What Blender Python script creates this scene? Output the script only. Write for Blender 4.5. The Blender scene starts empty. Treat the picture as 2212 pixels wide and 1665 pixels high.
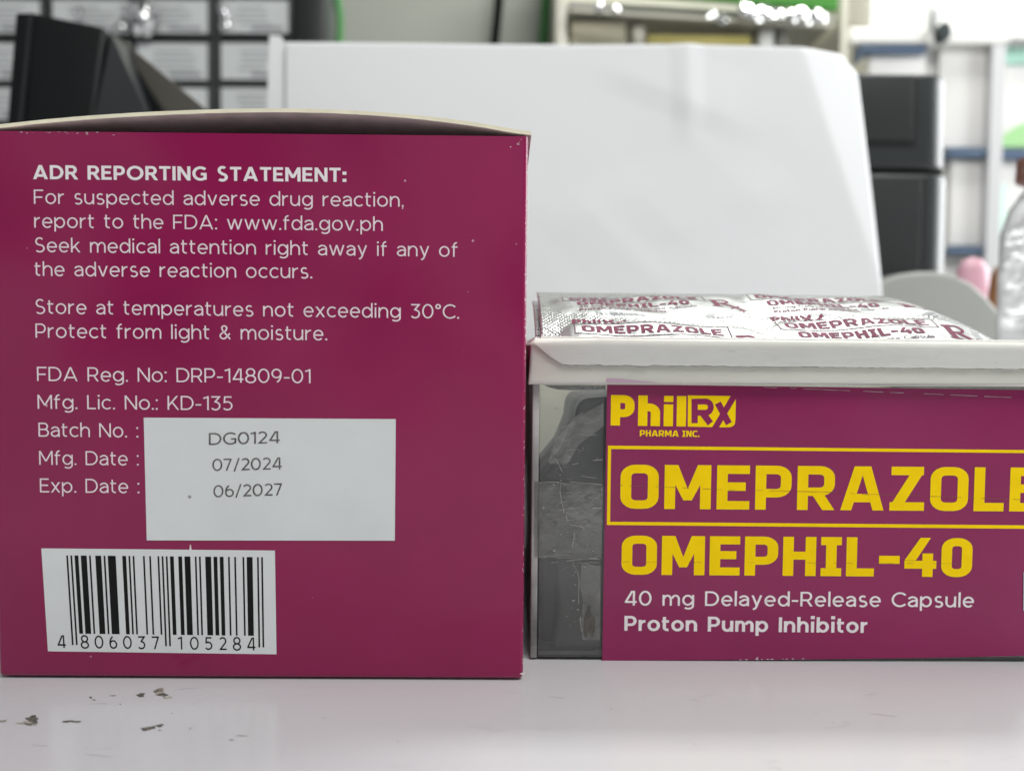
import bpy, bmesh, math, random
from mathutils import Vector, Matrix
random.seed(7)
R = math.radians
S = bpy.context.scene
COL = S.collection

# ------------------------------------------------------------------ camera
HC = 0.0495                      # lens height above the counter
FPX, CX, CY = 1662.0, 1106.0, 832.5   # focal length and centre on a 2212 x 1665 picture
PITCH, ROLL = R(2.5), R(0.47)
Fv = Vector((0, math.cos(PITCH), -math.sin(PITCH)))
U0 = Vector((0, math.sin(PITCH), math.cos(PITCH)))
X0 = Vector((1, 0, 0))
Rv = math.cos(ROLL) * X0 + math.sin(ROLL) * U0
Uv = -math.sin(ROLL) * X0 + math.cos(ROLL) * U0
CAM = Vector((0, 0, HC))
cd = bpy.data.cameras.new('camera')
cam = bpy.data.objects.new('camera', cd); COL.objects.link(cam)
M = Matrix((Rv, Uv, -Fv)).transposed().to_4x4(); M.translation = CAM
cam.matrix_world = M
cd.sensor_width = 36; cd.lens = 36 * FPX / 2212
cd.clip_start = 0.005; cd.clip_end = 50
cd.dof.use_dof = True; cd.dof.focus_distance = 0.1185; cd.dof.aperture_fstop = 17.0
S.camera = cam

# ------------------------------------------------------------------ world, lamps, exposure
w = bpy.data.worlds.new('World'); S.world = w; w.use_nodes = True
_nt = w.node_tree; _bg = _nt.nodes['Background']      # uneven soft room light: brighter and darker patches all round
_tc = _nt.nodes.new('ShaderNodeTexCoord'); _nz = _nt.nodes.new('ShaderNodeTexNoise'); _nz.inputs['Scale'].default_value = 4.0; _nz.inputs['Detail'].default_value = 2.5; _nz.inputs['Distortion'].default_value = .4
_rp = _nt.nodes.new('ShaderNodeValToRGB'); _rp.color_ramp.elements[0].position = .44; _rp.color_ramp.elements[0].color = (.05, .052, .055, 1)
_rp.color_ramp.elements[1].position = .58; _rp.color_ramp.elements[1].color = (.96, .99, 1.0, 1)
_nt.links.new(_tc.outputs['Generated'], _nz.inputs['Vector']); _nt.links.new(_nz.outputs['Fac'], _rp.inputs[0]); _nt.links.new(_rp.outputs[0], _bg.inputs[0])
_bg.inputs[1].default_value = 0.50

def lamp(name, loc, target, sx, sy, power, col):
    l = bpy.data.lights.new(name, 'AREA'); l.shape = 'RECTANGLE'; l.size = sx; l.size_y = sy
    l.energy = power; l.color = col
    o = bpy.data.objects.new(name, l); COL.objects.link(o); o.location = loc
    o.rotation_euler = (Vector(target) - Vector(loc)).to_track_quat('-Z', 'Y').to_euler()
    return o
lamp('ceiling_lamp', (0.55, -0.60, 1.65), (0, 0.15, 0), 1.2, 0.5, 22, (1, 0.985, 0.96))
lamp('window_light', (1.95, 0.85, 0.62), (0, 0.25, 0.08), 1.3, 1.1, 32, (0.97, 1.0, 1.0))
lamp('back_fill_light', (0.75, 1.0, 1.9), (0.75, 1.45, 0.3), 1.2, 0.3, 26, (1, 1, 0.97))  # added light that brightens the white cabinet at the back right
S.view_settings.view_transform = 'Standard'; S.view_settings.look = 'None'
S.view_settings.exposure = 0.30; S.view_settings.gamma = 1.0; S.view_settings.use_curve_mapping = False
S.cycles.use_denoising = True
S.cycles.max_bounces = 10; S.cycles.transparent_max_bounces = 16
S.cycles.sample_clamp_indirect = 6.0
S.cycles.caustics_reflective = False; S.cycles.caustics_refractive = False

# ------------------------------------------------------------------ helpers
def ray(px, py):
    return Fv + Rv * ((px - CX) / FPX) + Uv * ((CY - py) / FPX)
def at(px, py, Y):
    d = ray(px, py); return CAM + d * (Y / d.y)
def G(px, py, z=0.0):
    d = ray(px, py); return CAM + d * ((z - HC) / d.z)

def new_obj(name, verts, faces, mat=None, parent=None, smooth=False, mats=None, fm=None):
    me = bpy.data.meshes.new(name)
    me.from_pydata([tuple(v) for v in verts], [], faces); me.update()
    for m in (mats or ([mat] if mat else [])): me.materials.append(m)
    if fm:
        for p, i in zip(me.polygons, fm): p.material_index = i
    if smooth:
        for p in me.polygons: p.use_smooth = True
    o = bpy.data.objects.new(name, me); COL.objects.link(o)
    if parent: attach(o, parent)
    return o
def attach(o, parent):
    """vertices are given in world space: move them into the parent's frame"""
    o.parent = parent
    wl = parent['_w'] if '_w' in parent else (0, 0, 0)
    o.data.transform(Matrix.Translation(-Vector(wl)))
    o['_w'] = wl
def thing(name, label, cat, loc, group=None):
    o = bpy.data.objects.new(name, None); COL.objects.link(o); o.location = loc
    o.empty_display_size = 0.02; o['_w'] = tuple(loc)
    return tag(o, label, cat, group)
def tag(o, label, cat, group=None):
    o['label'] = label; o['category'] = cat
    if group: o['group'] = group
    return o
def structure(o): o['kind'] = 'structure'; return o

class MB:
    def __init__(s): s.v = []; s.f = []; s.m = []
    def add(s, vs, fs, mi=0):
        k = len(s.v); s.v += [Vector(v) for v in vs]
        for f in fs: s.f.append([i + k for i in f]); s.m.append(mi)
    def quad(s, a, b, c, d, mi=0): s.add([a, b, c, d], [(0, 1, 2, 3)], mi)
    def box(s, x0, x1, y0, y1, z0, z1, mi=0):
        s.add([(x0,y0,z0),(x1,y0,z0),(x1,y1,z0),(x0,y1,z0),(x0,y0,z1),(x1,y0,z1),(x1,y1,z1),(x0,y1,z1)],
              [(0,3,2,1),(4,5,6,7),(0,1,5,4),(1,2,6,5),(2,3,7,6),(3,0,4,7)], mi)
    def prism(s, front, back, mi=0):
        n = len(front); s.add(list(front) + list(back),
            [tuple(range(n)), tuple(range(2*n-1, n-1, -1))] + [(i, i+n, (i+1) % n + n, (i+1) % n) for i in range(n)], mi)
    def build(s, name, mats, parent=None, smooth=False, bevel=0, seg=3):
        if not isinstance(mats, (list, tuple)): mats = [mats]
        o = new_obj(name, s.v, s.f, None, parent, smooth, mats, s.m)
        bm = bmesh.new(); bm.from_mesh(o.data); bmesh.ops.recalc_face_normals(bm, faces=bm.faces)
        if bevel:
            bmesh.ops.bevel(bm, geom=[e for e in bm.edges if e.is_manifold and e.calc_face_angle(0) > R(25)],
                            offset=bevel, segments=seg, profile=0.5, affect='EDGES', clamp_overlap=True)
            for f in bm.faces: f.smooth = True
        bm.to_mesh(o.data); bm.free()
        if bevel:
            try: o.data.set_sharp_from_angle(angle=R(35))
            except Exception: pass
        return o
def tube(name, pts, r, mat, parent=None, n=10):
    mb = MB(); rings = []
    for i, p in enumerate(pts):
        t = (pts[min(i+1, len(pts)-1)] - pts[max(i-1, 0)]).normalized()
        a = t.orthogonal().normalized(); b = t.cross(a)
        if i and rings:
            a = (prev_a - t * prev_a.dot(t)).normalized(); b = t.cross(a)
        prev_a = a
        rings.append([p + a * r * math.cos(2*math.pi*k/n) + b * r * math.sin(2*math.pi*k/n) for k in range(n)])
    vs = [v for rg in rings for v in rg]; fs = []
    for i in range(len(rings) - 1):
        for k in range(n): fs.append((i*n+k, i*n+(k+1) % n, (i+1)*n+(k+1) % n, (i+1)*n+k))
    mb.add(vs, fs); return mb.build(name, mat, parent, smooth=True)

# ------------------------------------------------------------------ materials
def mat(name, col, rough=0.5, metal=0.0, spec=0.5, noise=0.0, nscale=40, bump=0.0, bscale=200, coat=0.0, coat_r=0.15,
        trans=0.0, emis=0.0, dots=0.0, dot_col=(.7, .6, .62), rvar=0.0, stretch=None):
    m = bpy.data.materials.new(name); m.use_nodes = True; nt = m.node_tree; N = nt.nodes; L = nt.links
    b = N['Principled BSDF']; b.inputs['Roughness'].default_value = rough; b.inputs['Metallic'].default_value = metal
    b.inputs['Specular IOR Level'].default_value = spec; b.inputs['Coat Weight'].default_value = coat
    b.inputs['Coat Roughness'].default_value = coat_r; b.inputs['Transmission Weight'].default_value = trans
    b.inputs['Base Color'].default_value = (*col, 1)
    tc = N.new('ShaderNodeTexCoord'); co = tc.outputs['Object']
    if stretch:
        mp = N.new('ShaderNodeMapping'); mp.inputs['Scale'].default_value = stretch; L.new(co, mp.inputs[0]); co = mp.outputs[0]
    def nz(sc, det=4):
        t = N.new('ShaderNodeTexNoise'); t.inputs['Scale'].default_value = sc; t.inputs['Detail'].default_value = det
        L.new(co, t.inputs['Vector']); return t.outputs['Fac']
    cs = None
    if noise:
        mx = N.new('ShaderNodeMix'); mx.data_type = 'RGBA'
        rp = N.new('ShaderNodeMapRange'); L.new(nz(nscale), rp.inputs[0]); rp.inputs[1].default_value = .3; rp.inputs[2].default_value = .7
        L.new(rp.outputs[0], mx.inputs[0])
        mx.inputs[6].default_value = (*[c * (1 - noise) for c in col], 1); mx.inputs[7].default_value = (*[min(1, c * (1 + noise)) for c in col], 1)
        cs = mx.outputs[2]
    if dots:
        vo = N.new('ShaderNodeTexVoronoi'); vo.inputs['Scale'].default_value = dots; L.new(co, vo.inputs['Vector'])
        wn = N.new('ShaderNodeTexWhiteNoise'); L.new(vo.outputs['Position'], wn.inputs['Vector'])
        th = N.new('ShaderNodeMath'); th.operation = 'MULTIPLY'; th.inputs[1].default_value = 0.055
        pw = N.new('ShaderNodeMath'); pw.operation = 'POWER'; pw.inputs[1].default_value = 5; L.new(wn.outputs['Value'], pw.inputs[0])
        L.new(pw.outputs[0], th.inputs[0])
        lt = N.new('ShaderNodeMath'); lt.operation = 'LESS_THAN'; L.new(vo.outputs['Distance'], lt.inputs[0]); L.new(th.outputs[0], lt.inputs[1])
        m2 = N.new('ShaderNodeMix'); m2.data_type = 'RGBA'; L.new(lt.outputs[0], m2.inputs[0])
        m2.inputs[6].default_value = (*col, 1); m2.inputs[7].default_value = (*dot_col, 1)
        if cs: L.new(cs, m2.inputs[6])
        cs = m2.outputs[2]
    if cs: L.new(cs, b.inputs['Base Color'])
    if rvar:
        rp = N.new('ShaderNodeMapRange'); L.new(nz(nscale * .6), rp.inputs[0])
        rp.inputs[3].default_value = max(.02, rough - rvar); rp.inputs[4].default_value = rough + rvar
        L.new(rp.outputs[0], b.inputs['Roughness'])
    if bump:
        bp = N.new('ShaderNodeBump'); bp.inputs['Strength'].default_value = 1; bp.inputs['Distance'].default_value = bump
        L.new(nz(bscale, 3), bp.inputs['Height']); L.new(bp.outputs[0], b.inputs['Normal'])
        if coat: L.new(bp.outputs[0], b.inputs['Coat Normal'])
    if emis:
        b.inputs['Emission Color'].default_value = (*col, 1); b.inputs['Emission Strength'].default_value = emis
    return m
def clear_mat(name, tint=(.93, .94, .93), gloss=0.12, haze=0.0, rough=0.12, bump=0.0, bscale=120):
    """thin clear plastic: transparent with a fresnel sheen and some milky scatter"""
    m = bpy.data.materials.new(name); m.use_nodes = True; nt = m.node_tree; N = nt.nodes; L = nt.links
    N.remove(N['Principled BSDF']); out = N['Material Output']
    tr = N.new('ShaderNodeBsdfTransparent'); tr.inputs[0].default_value = (*tint, 1)
    gl = N.new('ShaderNodeBsdfGlossy'); gl.inputs['Roughness'].default_value = rough
    df = N.new('ShaderNodeBsdfDiffuse'); df.inputs[0].default_value = (.75, .76, .75, 1)
    fr = N.new('ShaderNodeFresnel'); fr.inputs[0].default_value = 1.45
    ma = N.new('ShaderNodeMath'); ma.operation = 'ADD'; ma.inputs[1].default_value = gloss; L.new(fr.outputs[0], ma.inputs[0])
    a = N.new('ShaderNodeMixShader'); L.new(ma.outputs[0], a.inputs[0]); L.new(tr.outputs[0], a.inputs[1]); L.new(gl.outputs[0], a.inputs[2])
    c = N.new('ShaderNodeMixShader'); c.inputs[0].default_value = haze; L.new(a.outputs[0], c.inputs[1]); L.new(df.outputs[0], c.inputs[2])
    tc = N.new('ShaderNodeTexCoord')
    if haze:
        t = N.new('ShaderNodeTexNoise'); t.inputs['Scale'].default_value = bscale; t.inputs['Detail'].default_value = 6; L.new(tc.outputs['Object'], t.inputs['Vector'])
        rp = N.new('ShaderNodeMapRange'); L.new(t.outputs['Fac'], rp.inputs[0]); rp.inputs[1].default_value = .3; rp.inputs[2].default_value = .75
        rp.inputs[3].default_value = haze * .3; rp.inputs[4].default_value = haze * 1.7; L.new(rp.outputs[0], c.inputs[0])
    if bump:
        t = N.new('ShaderNodeTexNoise'); t.inputs['Scale'].default_value = bscale; L.new(tc.outputs['Object'], t.inputs['Vector'])
        bp = N.new('ShaderNodeBump'); bp.inputs['Distance'].default_value = bump; L.new(t.outputs['Fac'], bp.inputs['Height']); L.new(bp.outputs[0], gl.inputs['Normal'])
    L.new(c.outputs[0], out.inputs[0]); return m

M_box = mat('carton_print_maroon', (.262, .0042, .072), .45, spec=.2, noise=.06, nscale=60, bump=.0007, bscale=16, dots=260, dot_col=(.55, .3, .38), coat=.55, coat_r=.13)
M_board = mat('carton_board_inside', (.52, .39, .41), .8, noise=.12, nscale=300)  # mauve of bounced light put into the board's colour
M_edge = mat('carton_raw_edge', (.84, .79, .61), .85, noise=.06, nscale=400)
M_ink = mat('white_print', (.82, .70, .75), .4, noise=.05, nscale=500)
M_ink_w = mat('white_print_bold', (.84, .79, .81), .4, noise=.05, nscale=500)
M_stk = mat('white_sticker_paper', (.68, .71, .71), .5, noise=.03, nscale=120, dots=190, dot_col=(.32, .31, .31))
M_blk = mat('black_print', (.010, .011, .010), .5, spec=.12, noise=.2, nscale=400)
M_gray_ink = mat('grey_stamp_ink', (.11, .10, .10), .6, noise=.55, nscale=1800)
M_flk = mat('worn_card_fibre', (.78, .72, .70), .55)
M_lab = mat('label_print_plum', (.255, .012, .090), .45, spec=.2, noise=.06, nscale=70, bump=.0005, bscale=20, dots=170, dot_col=(.5, .35, .42), coat=.55, coat_r=.13)
M_yel = mat('yellow_print', (.96, .665, .001), .5, spec=.12, noise=.04, nscale=300)
M_milk = mat('milky_plastic', (.66, .66, .60), (.3), spec=.5, noise=.13, nscale=60, bump=.0002, bscale=160, rvar=.1, dots=230, dot_col=(.25, .22, .19), stretch=(.35, 1, 1))
M_milk2 = mat('milky_plastic_fold', (.69, .69, .64), .26, spec=.5, noise=.09, nscale=120, bump=.00025, bscale=110, rvar=.1, stretch=(.3, 1, 1))
for m_ in (M_milk, M_milk2):
    b_ = m_.node_tree.nodes['Principled BSDF']; b_.inputs['Subsurface Weight'].default_value = .7; b_.inputs['Subsurface Radius'].default_value = (1, .98, .9); b_.inputs['Subsurface Scale'].default_value = .002
M_clear = clear_mat('clear_plastic', gloss=.03, haze=.035, rough=.16, bump=.0006, bscale=60)
M_tape = clear_mat('clear_tape', (.90, .90, .87), gloss=.05, haze=.075, rough=.22, bump=.0008, bscale=400)
M_pouch = mat('dark_wrapper_film', (.035, .037, .039), .36, noise=.45, nscale=45, bump=.0022, bscale=60)
M_pouch2 = mat('grey_wrapper_film', (.085, .09, .09), .42, noise=.25, nscale=55, bump=.0015, bscale=60)
M_paper = mat('office_paper', (.86, .885, .89), .75, noise=.015, nscale=8)
M_counter = mat('laminate_counter', (.55, .552, .572), .18, spec=.4, noise=.035, nscale=14, bump=.00003, bscale=700, dots=60, dot_col=(.42, .39, .38), rvar=.09)
M_scuff = mat('brown_scuff', (.105, .095, .082), .8, noise=.6, nscale=900)
M_scuff2 = mat('tan_scuff', (.28, .26, .225), .8, noise=.5, nscale=900)
M_scr = mat('laminate_scratch', (.47, .46, .465), .35)
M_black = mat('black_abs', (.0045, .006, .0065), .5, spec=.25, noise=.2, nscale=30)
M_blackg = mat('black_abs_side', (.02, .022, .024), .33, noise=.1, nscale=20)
M_flap = mat('brown_grey_flap', (.085, .08, .066), .55, noise=.1, nscale=20)
M_prn = mat('printer_graphite', (.034, .04, .04), .34, noise=.06, nscale=30)
M_prn_d = mat('printer_seam', (.008, .009, .009), .5)
M_greyp = mat('grey_plastic', (.40, .41, .385), .42, noise=.03, nscale=30)
M_cab = mat('cabinet_frame_grey', (.045, .056, .053), .4, noise=.1, nscale=6)
M_card = mat('label_card', (.66, .69, .69), .45, noise=.03, nscale=12)
M_cardp = mat('label_card_print', (.33, .345, .35), .5)
M_chrome = mat('chrome', (.9, .9, .9), .10, metal=1)
M_wall = mat('wall_paint', (.38, .40, .35), .7, noise=.03, nscale=3)
M_green = mat('green_cable', (.04, .21, .045), .5)
M_bcab = mat('black_cable', (.004, .004, .004), .6, spec=.1)
M_cream = mat('cream_shelf', (.60, .58, .49), .4, noise=.04, nscale=8)
M_beige = mat('beige_box', (.46, .43, .32), .6)
M_yb = mat('yellow_carton', (.58, .50, .16), .6)
M_gsign = mat('green_sign', (.06, .26, .035), .4)
M_white = mat('white_cabinet', (.84, .84, .81), .35, noise=.02, nscale=4)
M_whited = mat('poster_paper', (.80, .79, .77), .5, noise=.06, nscale=6)
M_blue = mat('blue_trim', (.08, .125, .205), .4)
M_teal = mat('teal_print', (.36, .62, .52), .5)
M_leaf = mat('leaf_green_print', (.30, .55, .24), .5)
M_lock = mat('lock_dark', (.02, .03, .03), .4)
M_pink = mat('pink_pack', (.88, .50, .60), .4, noise=.15, nscale=12)
M_brown = mat('brown_pack', (.30, .13, .05), .4, noise=.5, nscale=18)
M_bottle = mat('clear_bottle_film', (.93, .92, .92), .22, trans=.5, noise=.05, nscale=60, bump=.0012, bscale=100)
M_cap = mat('brown_cap', (.20, .055, .03), .35)

# ------------------------------------------------------------------ lettering: pen strokes -> flat print
def el(cx, cy, rx, ry, a0, a1, n=None):
    n = n or max(4, int(abs(a1 - a0) / 10))
    return [(cx + rx * math.cos(R(a0 + (a1 - a0) * i / n)), cy + ry * math.sin(R(a0 + (a1 - a0) * i / n))) for i in range(n + 1)]
def ribbon(pts, w):
    closed = (abs(pts[0][0]-pts[-1][0]) + abs(pts[0][1]-pts[-1][1])) < 1e-6 and len(pts) > 3
    P = [Vector((p[0], p[1])) for p in pts]
    if closed: P = P[:-1]
    n = len(P); Lf = []; Rt = []
    for i in range(n):
        a = P[i-1] if (closed or i > 0) else None
        b = P[(i+1) % n] if (closed or i < n-1) else None
        d1 = (P[i]-a).normalized() if a is not None else None
        d2 = (b-P[i]).normalized() if b is not None else None
        if d1 is None: d1 = d2
        if d2 is None: d2 = d1
        n1 = Vector((-d1.y, d1.x)); n2 = Vector((-d2.y, d2.x))
        nn = n1 + n2
        nn = nn.normalized() if nn.length > 1e-4 else n1
        k = 1 / max(.4, nn.dot(n1))
        Lf.append(P[i] + nn * w/2 * k); Rt.append(P[i] - nn * w/2 * k)
    out = []
    for i in range(n if closed else n-1):
        j = (i+1) % n; out.append([Lf[i], Rt[i], Rt[j], Lf[j]])
    return out
def dg(x0, y0, x1, y1, w):
    """diagonal with horizontal ends; x0/x1 are the stroke's centre"""
    k = w/2 * math.hypot(x1-x0, y1-y0) / abs(y1-y0)
    return ('poly', [(x0-k, y0), (x0+k, y0), (x1+k, y1), (x1-k, y1)])
def dw(dx, dy, w): return w/2 * math.hypot(dx, dy) / abs(dy)

def sans(c, w):
    """geometric sans drawn by a pen of width w; cap height 1. returns (advance width, strokes)"""
    h = w/2; T = 1-h; X = .74; XT = X-h; o = .012
    dot = lambda x, y: ('poly', [(x-.62*w, y), (x+.62*w, y), (x+.62*w, y+1.2*w), (x-.62*w, y+1.2*w)])
    q = lambda d: d
    bo = .30   # round lower-case bowl half width
    cyx = X/2
    if c == ' ': return .37, []
    if c == 'A':
        k = dw(.40, 1, w); return .88, [dg(k, 0, .44, 1, w), dg(.88-k, 0, .44, 1, w), [(.18, .26), (.70, .26)]]
    if c == 'B': return .68, [[(h, 0), (h, 1)], [(w*.6, T), (.36, T)] + el(.36, .76-h*.5, .25-h*.6, .24-h*.5, 90, -90)[1:] + [(w*.6, .52)],
                              [(w*.6, .52), (.40, .52)] + el(.40, (.52+h)/2, .28-h, (.52-h)/2, 90, -90)[1:] + [(w*.6, h)]]
    if c == 'C': return .80, [el(.48, .5, .48-h, .5-h+o, 42, 318)]
    if c == 'D': return .80, [[(h, 0), (h, 1)], [(w*.6, T), (.34, T)] + el(.34, .5, .46-h, .5-h, 90, -90)[1:] + [(w*.6, h)]]
    if c == 'E': return .60, [[(.58, T), (h, T), (h, h), (.60, h)], [(w*.6, .51), (.54, .51)]]
    if c == 'F': return .60, [[(.60, T), (h, T), (h, 0)], [(w*.6, .47), (.54, .47)]]
    if c == 'G': return .84, [el(.48, .5, .48-h, .5-h+o, 45, 300) + [(.84-h, .15), (.84-h, .46), (.50, .46)]]
    if c == 'I': return w, [[(h, 0), (h, 1)]]
    if c == 'K': return .70, [[(h, 0), (h, 1)], dg(w*.4, .26, .60, 1, w), dg(.26, .58, .66, 0, w)]
    if c == 'L': return .54, [[(h, 1), (h, h), (.54, h)]]
    if c == 'M': k = dw(.34, .72, w); return .90, [[(h, 0), (h, 1)], [(.90-h, 0), (.90-h, 1)], dg(k*.9, 1, .45, .25, w*.96), dg(.90-k*.9, 1, .45, .25, w*.96)]
    if c == 'N': k = dw(.6, 1, w); return .76, [[(h, 0), (h, 1)], [(.76-h, 0), (.76-h, 1)], dg(k*.85, 1, .76-k*.85, 0, w)]
    if c == 'O': return .98, [el(.49, .5, .49-h, .5-h+o, 0, 360, 40)]
    if c == 'P': return .66, [[(h, 0), (h, 1)], [(w*.6, T), (.36, T)] + el(.36, .66, .30-h, .34-h, 90, -90)[1:] + [(w*.6, .32+h)]]
    if c == 'R': return .70, [[(h, 0), (h, 1)], [(w*.6, T), (.38, T)] + el(.38, .68, .29-h, .32-h, 90, -90)[1:] + [(w*.6, .36+h)], dg(.40, .40, .64, 0, w)]
    if c == 'S': return .66, [el(.33, .745, .28-h, .255-h*.5+o, 38, 270)[:-1] + el(.33, .255, .32-h, .255-h*.5+o, 90, -142)]
    if c == 'T': return .66, [[(0, T), (.66, T)], [(.33, 0), (.33, 1-w*.6)]]
    if c == 'Z': return .64, [[(0, T), (.62, T)], [(0, h), (.64, h)], dg(.13, .02, .52, .98, w)]
    # lower case
    if c == 'o': return .68, [el(.34, cyx, .34-h, cyx-h+o, 0, 360, 32)]
    if c == 'a': return .58, [el(.29, .45, .26, XT-.45, 155, 90)[:-1] + el(.29, .45, .29-h, XT-.45, 90, 0) + [(.58-h, 0)],
                              [(.58-h, .43), (.27, .43)] + el(.27, .215, .27-h, .215-h+.008, 90, 270)[1:] + el(.27, .30, .31-h, .30-h+.008, 270, 350)[1:]]
    if c in 'bp':
        y = 1.03 if c == 'b' else X; y0 = 0 if c == 'b' else -.26
        return .68, [[(h, y0), (h, y)], el(.36, cyx, .32-h, cyx-h+o, 158, -158)]
    if c in 'dgq':
        if c == 'd': return .68, [[(.68-h, 0), (.68-h, 1.03)], el(.32, cyx, .32-h, cyx-h+o, 22, 338)]
        s = [el(.32, .38, .32-h, XT-.38+o, 18, 342)]
        return .68, s + [[(.68-h, X), (.68-h, 0)] + el(.36, 0, .32-h, .26-h, 0, -140)[1:]]
    if c == 'c': return .58, [el(.34, cyx, .34-h, cyx-h+o, 45, 315)]
    if c == 'e': return .64, [[(h, cyx-.01), (.64-h, cyx-.01)] + el(.325, cyx-.01, .325-h, cyx-h+.01, 0, 318)[1:]]
    if c == 'f': return .40, [[(.14, 0), (.14, .80)] + el(.36, .80, .22, .25-h, 180, 95)[1:], [(0, X-h), (.38, X-h)]]
    if c in 'hn':
        y = 1.03 if c == 'h' else X
        return .62, [[(h, 0), (h, y)], el(.325, .42, .295-h, XT-.42+o, 170, 0) + [(.62-h, 0)]]
    if c == 'm': return 1.0, [[(h, 0), (h, X)], el(.285, .44, .255-h, XT-.44+o, 170, 0) + [(.54-h, 0)], el(.27+.50, .44, .23, XT-.44+o, 170, 0)[0:0] + el(.745, .44, .255-h, XT-.44+o, 170, 0) + [(1.0-h, 0)]]
    if c == 'i': return w*1.25, [[(w*.625, 0), (w*.625, X)], dot(w*.625, .90)]
    if c == 'l': return w, [[(h, 0), (h, 1.03)]]
    if c == 'k': return .58, [[(h, 0), (h, 1.03)], dg(w*.4, .22, .50, X, w), dg(.24, .43, .54, 0, w)]
    if c == 'r': return .38, [[(h, 0), (h, X)], el(.36, .36, .36-h, XT-.36, 165, 88)]
    if c == 's': return .52, [el(.26, .545, .215-h*.8, .195-h*.5+.01, 38, 270)[:-1] + el(.26, .195, .255-h*.8, .195-h*.5+.01, 90, -142)]
    if c == 't': return .40, [[(.13, .95), (.13, .22)] + el(.31, .22, .18, .22-h, 180, 285)[1:], [(0, X-h), (.38, X-h)]]
    if c == 'u': return .62, [[(.62-h, 0), (.62-h, X)], [(h, X), (h, .32)] + el(.295, .32, .295-h, .32-h+o, 180, 350)[1:]]
    if c == 'v': k = dw(.28, X, w); return .62, [dg(k, X, .31, 0, w), dg(.62-k, X, .31, 0, w)]
    if c == 'w':
        k = dw(.22, X, w); return .98, [dg(k, X, .27, 0, w), dg(.49, X, .27, 0, w), dg(.49, X, .71, 0, w), dg(.98-k, X, .71, 0, w)]
    if c == 'x': k = dw(.4, X, w); return .60, [dg(k, X, .60-k, 0, w), dg(.60-k, X, k, 0, w)]
    if c == 'y': k = dw(.28, X, w); return .62, [dg(k, X, .33, .0, w), [(.62-k, X), (.27, -.10)] + el(.12, -.06, .15, .20-h, -10, -100)[1:]]
    # figures
    if c == '0': return .72, [el(.36, .5, .36-h, .5-h+o, 0, 360, 36)]
    if c == '1': return .34, [[(.34-h, 0), (.34-h, 1)], [(.0, .84), (.34-h, .93)]]
    if c == '2': return .62, [el(.31, .70, .28-h*.6, .30-h+o, 150, -30) + [(.06+h, h), (.62, h)]]
    if c == '3': return .62, [[(.04, T), (.54, T), (.28, .60)] + el(.29, .305, .32-h, .305-h*.6, 80, -145)[0:]]
    if c == '4': return .70, [[(.54, 0), (.54, 1)], dg(.45, 1, .09, .26, w), [(.03, .24), (.70, .24)]]
    if c == '5': return .62, [[(.56, T), (.14, T), (.11, .56)] + el(.29, .32, .33-h, .32-h+o, 118, -142)]
    if c == '6': return .66, [el(.34, .33, .32-h, .33-h+o, 0, 360, 30), el(.40, .42, .38-h, .58-h, 182, 105)]
    if c == '7': return .62, [[(.0, T), (.60-h, T)], dg(.54, .98, .20, 0, w)]
    if c == '8': return .66, [el(.33, .745, .27-h*.5, .255-h*.5+o, 0, 360, 28), el(.33, .26, .33-h*.8, .26-h*.5+o, 0, 360, 28)]
    if c == '9': return .66, [el(.32, .67, .32-h, .33-h+o, 0, 360, 30), el(.26, .58, .38-h, .58-h, 2, -75)]
    if c == '.': return w*1.25, [dot(w*.62, 0)]
    if c == ':': return w*1.25, [dot(w*.62, 0), dot(w*.62, X-1.25*w)]
    if c == ',': return w*1.3, [('poly', [(w*.25, -.16), (w*.8, -.16), (w*1.35, 1.2*w), (w*.1, 1.2*w), (w*.1, 0), (w*.6, 0)])]
    if c == '-': return .36, [[(0, .37), (.36, .37)]]
    if c == '/': return .44, [dg(.05, -.08, .40, 1.04, w*.9)]
    if c == chr(176): return .34, [el(.17, .84, .17-h*.7, .17-h*.7, 0, 360, 20)]
    if c == '&': return .72, [[(.68, .02), (.20, .64)] + el(.31, .80, .17-h*.3, .20-h, 200, -20)[1:] + [(.40, .60), (.14, .42)] + el(.26, .25, .26-h, .25-h, 120, 300)[1:] + [(.66, .42)]]
    raise KeyError(c)

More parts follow.
